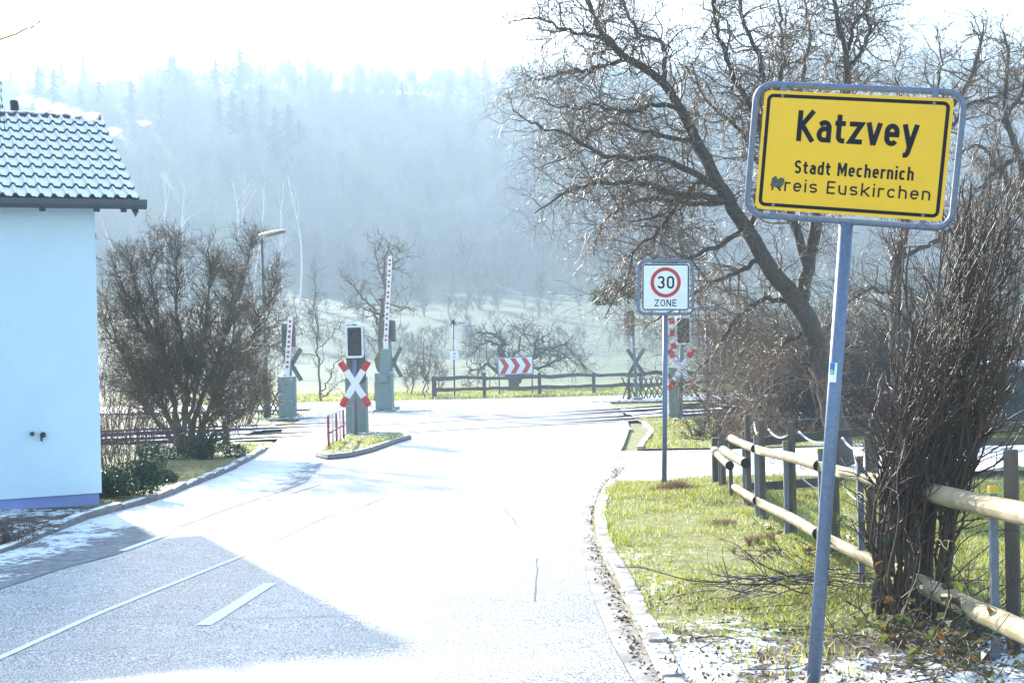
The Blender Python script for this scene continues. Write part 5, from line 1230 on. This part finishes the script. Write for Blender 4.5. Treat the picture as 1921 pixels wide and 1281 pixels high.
# ------------------------------------------------------------------ evergreen ground shrubs by the house
def leafy(name, label, c, size, n, leaf, m, seed, group=None, stems=True):
    r = np.random.default_rng(seed); c = np.asarray(c, float); t = thing(name, label, 'bush', c, group)
    n_l = 9; lo = r.normal(0, .42, (n_l, 3))*size; lo[:, 2] = np.abs(lo[:, 2])+size[2]*.25; rad = r.uniform(.35, .6, n_l)
    k = r.integers(0, n_l, n); d = unit(r.normal(0, 1, (n, 3))); q = lo[k]+d*(rad[k]*r.uniform(.55, 1.05, n))[:, None]*np.array([size[0], size[1], size[2]])*.8
    q[:, 2] = np.maximum(q[:, 2], .02); s = S(); leaves(s, c+q, leaf, r, .75, aspect=.5); s.build('foliage', m, t)
    if stems:
        st_ = np.repeat(c[None]-[0, 0, .05], 26, 0)+np.c_[r.normal(0, .2*size[0], 26), r.normal(0, .2*size[1], 26), np.zeros(26)]
        p, ra = grow(st_, np.stack([r.normal(0, .6, 26), r.normal(0, .6, 26), np.ones(26)], 1), size[2]*1.3*r.uniform(.6, 1.1, 26), np.full(26, .010), 6, .12, 0, .4, .4, r)
        S().batch(p, ra, 4).build('stems', M['shrub_stem'], t, True)
    return t
b = G(228, 940); leafy('laurel_bush', 'dark glossy evergreen bush at the foot of the white house corner', b+np.array([.05, .2, .05]), np.array([.62, .5, .52]), 5200, .055, M['leaf'], 501)
b = G(285, 915); leafy('laurel_bush', 'small low evergreen bush between the house bush and the kerb', b+np.array([0, .2, .05]), np.array([.42, .4, .24]), 2200, .05, M['leaf'], 502)
b = G(372, 868); leafy('laurel_bush', 'bright green evergreen bush around the foot of the hazel bush', b+np.array([.1, .1, .05]), np.array([.62, .5, .36]), 3600, .06, M['leaf'], 503)
# mistletoe ball in the twigs
c = P(1163, 557, 24); t = leafy('mistletoe', 'round green mistletoe clump hanging in the twigs left of the zone sign', c-np.array([0, 0, .15]), np.array([.48, .45, .40]), 1100, .07, M['mistletoe'], 505, stems=False)

# ------------------------------------------------------------------ grass, litter, sticks, brambles
rg = np.random.default_rng(601)
def blades(name, x, y, z, h, m, label, r, wd=.006):
    n = len(x); a = r.uniform(0, 6.283, n); ln_ = r.uniform(.15, .85, n)*h; b = r.uniform(0, 6.283, n); hh = h*r.uniform(.5, 1.1, n)
    p0 = np.stack([x, y, z], 1); dx = np.stack([np.cos(a), np.sin(a), 0*a], 1); w_ = np.stack([np.cos(b), np.sin(b), 0*b], 1)*(wd*r.uniform(.6, 1.3, n))[:, None]
    p1 = p0+dx*(ln_*.4)[:, None]+np.stack([0*a, 0*a, hh*.62], 1); p2 = p0+dx*ln_[:, None]+np.stack([0*a, 0*a, hh*.9], 1)
    v = np.stack([p0-w_, p0+w_, p1+w_*.7, p1-w_*.7, p2], 1).reshape(-1, 3); i = np.arange(n)*5
    s = S(); s.add(v, [np.stack([i, i+1, i+2, i+3], 1), np.stack([i+3, i+2, i+4], 1)]); o = s.build(name, m); tag(o, label, 'grass', kind='stuff'); return o
def verge_z(x, y): return g(y)+.012+.073*np.clip((y-7.6)/1.4, 0, 1)+.07*((smooth_noise(x, y, .9)-.5)+.6*(smooth_noise(x, y, .3, 2)-.5)+1.2*(smooth_noise(x, y, 2.6, 4)-.5))-.01
N = 230000
y = 6.5+12.1*rg.random(N)**1.1; x = kerbR(y)+.03+rg.random(N)*np.minimum(7.5, 2.2+.42*y-kerbR(y)+1.0)
cl = smooth_noise(x, y, .45, 11); cl2 = smooth_noise(x, y, 1.4, 12); near = np.clip((10.4-y)/1.8, 0, 1)*np.clip((4.3-x)/1.0, 0, 1)
keep = rg.random(N) < np.clip((cl*1.1+cl2*.7-.35)*1.8, .22, 1)*(1-.88*near)*np.where(smooth_noise(x, y, 1.3, 8) > .62, .4, 1); x, y = x[keep], y[keep]
blades('grass', x, y, verge_z(x, y), (.05+.07*smooth_noise(x, y, .6, 13)**1.3)*np.where(x > 2.9, 1.15, 1), M['grass'], 'short yellow-green grass on the verge and paddock', rg, .0038)
N = 42000
y = rg.uniform(26.3, 38.5, N); x = kerbR(np.minimum(y, 36.5))+.1+rg.random(N)**1.4*9; k = rg.random(N) < np.clip(smooth_noise(x, y, .8, 14)*1.5-.35, 0, 1); x, y = x[k], y[k]
blades('grass', x, y, g(y)+.03, np.full(len(x), .11), M['grass'], 'grass beside the tracks on the right', rg, .011)
N = 30000
y = rg.uniform(16.8, 31, N); x = np.array([float(v) for v in edgeL(y)])-.08-rg.random(N)**1.3*5; k = rg.random(N) < np.clip(smooth_noise(x, y, .7, 15)*1.5-.8, 0, 1); x, y = x[k], y[k]
blades('grass', x, y, g(y)+.06, np.full(len(x), .09), M['grass'], 'grass in the planting bed on the left', rg, .008)
q = rg.random((5000, 2)); tt = (q[:, 0]*60).astype(int) % 60; k = np.sqrt(q[:, 1])*.92; xy = ic+(ip[tt]-ic)*k[:, None]; kk = rg.random(5000) < np.clip(smooth_noise(xy[:, 0], xy[:, 1], .5, 16)*1.6-.75, 0, 1); xy = xy[kk]
blades('grass', xy[:, 0], xy[:, 1], xy[:, 2]+.09, np.full(len(xy), .10), M['grass'], 'tufts of grass on the traffic island', rg, .010)
N = 26000
y = rg.uniform(58.3, 66, N); x = rg.uniform(-14, 14, N); k = rg.random(N) < .8
blades('grass', x[k], y[k], g(y[k])-.03, np.full(k.sum(), .16), M['grass'], 'meadow grass behind the far timber fence', rg, .02)
# dry tuft at the foot of the zone sign, dry bracken before the thicket
b = G(1266, 938); n = 900; x = b[0]+.16*np.clip(rg.normal(0, 1, n), -1.7, 1.7); y = b[1]+.13*np.clip(rg.normal(0, 1, n), -1.7, 1.7)
o = blades('grass_tuft', x, y, verge_z(x, y), .19*np.exp(-((x-b[0])**2+(y-b[1])**2)/.06)+.05, M['dry'], 'brown dry grass tuft at the foot of the zone sign post', rg, .005); del o['kind']
for (px, py) in ((1425, 1030), (1510, 950), (1355, 1000)):
    b = G(px, py); n = 350; x = b[0]+.085*np.clip(rg.normal(0, 1, n), -1.3, 1.3); y = b[1]+.085*np.clip(rg.normal(0, 1, n), -1.3, 1.3)
    o = blades('grass_tuft', x, y, verge_z(x, y), np.full(n, .09), M['dry'], {1425: 'small dry tuft in the middle of the verge grass', 1510: 'dry tuft behind the lower logs of the guard rail', 1355: 'small dry tuft left of the guard rail on the verge'}[px], rg, .005); del o['kind']; o['group'] = 'dry grass tufts'
N = 26000; y = rg.uniform(27, 32, N); x = rg.uniform(4.3, 14, N); k = rg.random(N) < np.clip(smooth_noise(x, y, .9, 18)*1.6-.4+.3*(x < 7), 0, 1); x, y = x[k], y[k]
s = S(); leaves(s, np.stack([x, y, g(y)+.03+rg.random(len(x))**2*.62*np.clip((y-27)/1.5, .15, 1)], 1), .07, rg, 1.2, aspect=.35); o = s.build('bracken', M['dry']); tag(o, 'reddish-brown dry bracken in front of the thicket', 'bracken', kind='stuff')
# dead leaves on the near verge and in the gutter strip
N = 5200; y = rg.uniform(6.3, 10.6, N); x = kerbR(y)+rg.random(N)*4.6; c = np.stack([x, y, verge_z(x, y)+.02+.012*rg.random(N)], 1)
s = S(); leaves(s, c, .034, rg, .6, aspect=.6)
N = 1500; y = rg.uniform(7, 22, N); q = np.clip(rg.beta(4, 2.2, N), 0, 1); x = edgeR(y)*(1-q)+kerbR(y)*q; k = rg.random(N) < smooth_noise(x*3, y, .8, 19)*.75; s2 = np.stack([x, y, g(y)+.016+.02*rg.random(N)], 1)[k]; leaves(s, s2, .036, rg, .6, aspect=.6)
o = s.build('leaf_litter', M['litter']); tag(o, 'dead brown leaves on the snowy verge and in the gutter', 'leaves', kind='stuff')
# fallen sticks under the shrub
N = 230; y = rg.uniform(6.6, 10.2, N); x = kerbR(y)+.2+rg.random(N)*4.2; a = rg.uniform(-.9, .9, N)
p, ra = grow(np.stack([x, y, verge_z(x, y)+.02], 1), np.stack([np.cos(a), np.sin(a)*.8, rg.uniform(-.02, .12, N)], 1), rg.uniform(.12, .75, N), rg.uniform(.002, .006, N), 7, .12, -.006, .5, .5, rg)
s = S(); s.batch(p, ra, 5); o = s.build('fallen_sticks', M['stick'], smooth=True); tag(o, 'thin dead sticks scattered on the snow under the shrub', 'sticks', kind='stuff')
b = G(1500, 1140); N = 46; a = rg.uniform(-.5, .5, N)+math.pi*(rg.random(N) < .6)
p, ra = grow(np.stack([b[0]+rg.normal(.1, .30, N), b[1]+rg.normal(0, .14, N), b[2]+.12+rg.random(N)*.12], 1), np.stack([np.cos(a), np.sin(a), rg.uniform(-.05, .28, N)], 1), rg.uniform(.35, .95, N), rg.uniform(.003, .007, N), 9, .10, -.03, .5, .35, rg)
s = S(); s.batch(p, ra, 5); st_, dr, rp, f = sprout(p, ra, 5, .2, 1, (25, 60), .05, rg); p1, r1 = grow(st_, dr, rg.uniform(.08, .3, len(st_)), rp*.6, 5, .12, -.02, .4, .5, rg); s.batch(p1, r1, 4)
o = s.build('brushwood_pile', M['stick'], smooth=True); tag(o, 'heap of cut dead branches behind the town sign post', 'brushwood')
# brambles
def bramble(label, px, n_c, n_l, seed, spread=.35, h=.4):
    r = np.random.default_rng(seed); b = G(*px); b[2] = float(verge_z(b[0], b[1])); t = thing('bramble', label, 'bramble', b, 'brambles under the shrub')
    a = r.uniform(0, 6.283, n_c); st_ = np.repeat(b[None], n_c, 0)+np.c_[r.normal(0, spread*.6, n_c), r.normal(0, spread*.4, n_c), np.zeros(n_c)]
    p, ra = grow(st_, np.stack([np.cos(a)*.7, np.sin(a)*.5, np.ones(n_c)], 1), h*r.uniform(.8, 2.0, n_c), np.full(n_c, .0035), 10, .10, -.16, .4, .5, r); S().batch(p, ra, 4).build('canes', M['shrub_stem'], t, True)
    st_, dr, rp, f = sprout(p, ra, max(2, n_l//n_c), .2, 1, (30, 80), .2, r); s = S(); leaves(s, st_+dr*.04, .075, r, .7, aspect=.75); s.build('leaves', M['bramble_leaf'], t); return t
bramble('orange and green bramble in the bottom right corner', (1740, 1225), 34, 120, 701, .42, .34)
bramble('bramble with yellow-green leaves below the near log rail', (1890, 1262), 30, 150, 705, .35, .35)
bramble('small reddish bramble left of the shrub stems', (1590, 1075), 22, 90, 702, .26, .38)
bramble('green-leaved bramble left of the town sign post', (1462, 1062), 16, 60, 703, .20, .30)
# ivy leaves among the shrub stems
r = np.random.default_rng(707); n = 46; c = np.stack([P(r.uniform(1640, 1770), r.uniform(930, 1110), dSh+r.normal(0, .12)) for _ in range(n)]); s = S(); leaves(s, c, .075, r, 1.2, aspect=.8); s.build('ivy_leaves', M['bramble_leaf'] if False else M['mistletoe'], shrub)
# bent bramble canes right of the shrub
r = np.random.default_rng(709); b = G(1800, 1200); n = 30; st_ = np.repeat(b[None], n, 0)+np.c_[r.normal(-.1, .22, n), r.normal(0, .15, n), np.zeros(n)]
p, ra = grow(st_, np.stack([r.uniform(-.3, .8, n), r.normal(0, .3, n), np.ones(n)], 1), r.uniform(.5, 1.4, n), r.uniform(.004, .008, n), 12, .13, -.05, .5, .3, r)
t = thing('side_shoots', 'loose bent shoots between the brown shrub and the near metal post', 'shrub', b); s = S(); s.batch(p, ra, 5); st_, dr, rp, f = sprout(p, ra, 6, .2, 1, (25, 70), 0, r); p1, r1 = grow(st_, dr, r.uniform(.1, .4, len(st_)), rp*.6, 6, .16, -.02, .4, .4, r); s.batch(p1, r1, 4); s.build('shoots', M['shrub_stem'], t, True)
# trackside stones round the far machines
N = 900
for (px, d, rx, ry) in (((735, 768), 47.6, 1.5, .7), ((560, 782), 44.6, 1.2, .6), ((1180, 752), 51.5, 1.4, .6), ((700, 826), 33.4, .7, .35)):
    b = P(*px, d); n = 240; a = rg.uniform(0, 6.283, n); q = np.sqrt(rg.random(n)); x = b[0]+np.cos(a)*q*rx; y = d+np.sin(a)*q*ry; s = S()
    z = g(y)+(.10 if d < 34 else .0)
    bm = bmesh.new(); bmesh.ops.create_icosphere(bm, subdivisions=1, radius=1); bv = np.array([v.co[:] for v in bm.verts]); bf = np.array([[v.index for v in f.verts] for f in bm.faces]); bm.free()
    sz = rg.uniform(.02, .06, (n, 1, 1))*np.array([1, 1, .7]); v = (bv[None]*(1+rg.normal(0, .15, (n, len(bv), 1))))*sz+np.stack([x, y, z], 1)[:, None]
    s.add(v.reshape(-1, 3), [(bf[None]+(np.arange(n)*len(bv))[:, None, None]).reshape(-1, 3)]); o = s.build('gravel', M['pebble']); tag(o, 'frosty gravel round the crossing equipment', 'gravel', kind='stuff')

# ------------------------------------------------------------------ overhanging hazel twig, top left
dO = 9.0
t = thing('overhanging_branch', 'thin golden twig with buds reaching in at the top left corner', 'branch', P(-60, 95, dO))
p = np.array([P(x, y, dO+k) for x, y, k in ((-60, 92, 0), (0, 74, 0), (30, 64, .02), (48, 54, .03), (60, 52, .04), (70, 45, .05), (74, 42, .06), (68, 28, .05), (58, 18, .04), (50, 5, .05))])
S().path(p, np.linspace(.009, .002, len(p)), 6).build('twig', mat('golden_twig', (.42, .26, .05), (.3, .18, .04), .5), t, True)
for i in (2, 3, 4, 5, 6): S().path(np.array([p[i], p[i]+[.004, 0, .006], p[i]+[.01, 0, .008]]), np.array([.004, .0065, .001]), 6).build('bud', M['stick'], t, True)
t = thing('hanging_catkins', 'hanging twigs with small dark catkins at the left edge beside the flue', 'branch', P(-8, 60, dO))
r = np.random.default_rng(801)
for k in range(4):
    x0 = -26+k*7; q = np.array([P(x0+12*j/9+r.normal(0, 1.5), 60+k*12+j*14, dO+.03*k) for j in range(11)]); S().path(q, .0012, 5).build('twig', M['stick'], t, True)
    for j in range(2, 11):
        c = q[j]; e = c+np.array([r.normal(.004, .004), 0, -.035*r.uniform(.7, 1.2)]); S().path(np.array([c, c*.5+e*.5, e]), np.array([.002, .0045, .002]), 6).build('catkin', M['stick'], t, True)

b = G(18, 1022); b[2] += .02
stems_shrub('dry_plant', 'low dark dry plant at the bottom of the house wall on the left edge', 'plant', b, 40, .28, 55, .005, M['shrub_stem'], M['litter'], 47, 5, 3, .12, .02, base_r=.16, twig_r=.004, l1=.4, twmin=.003)
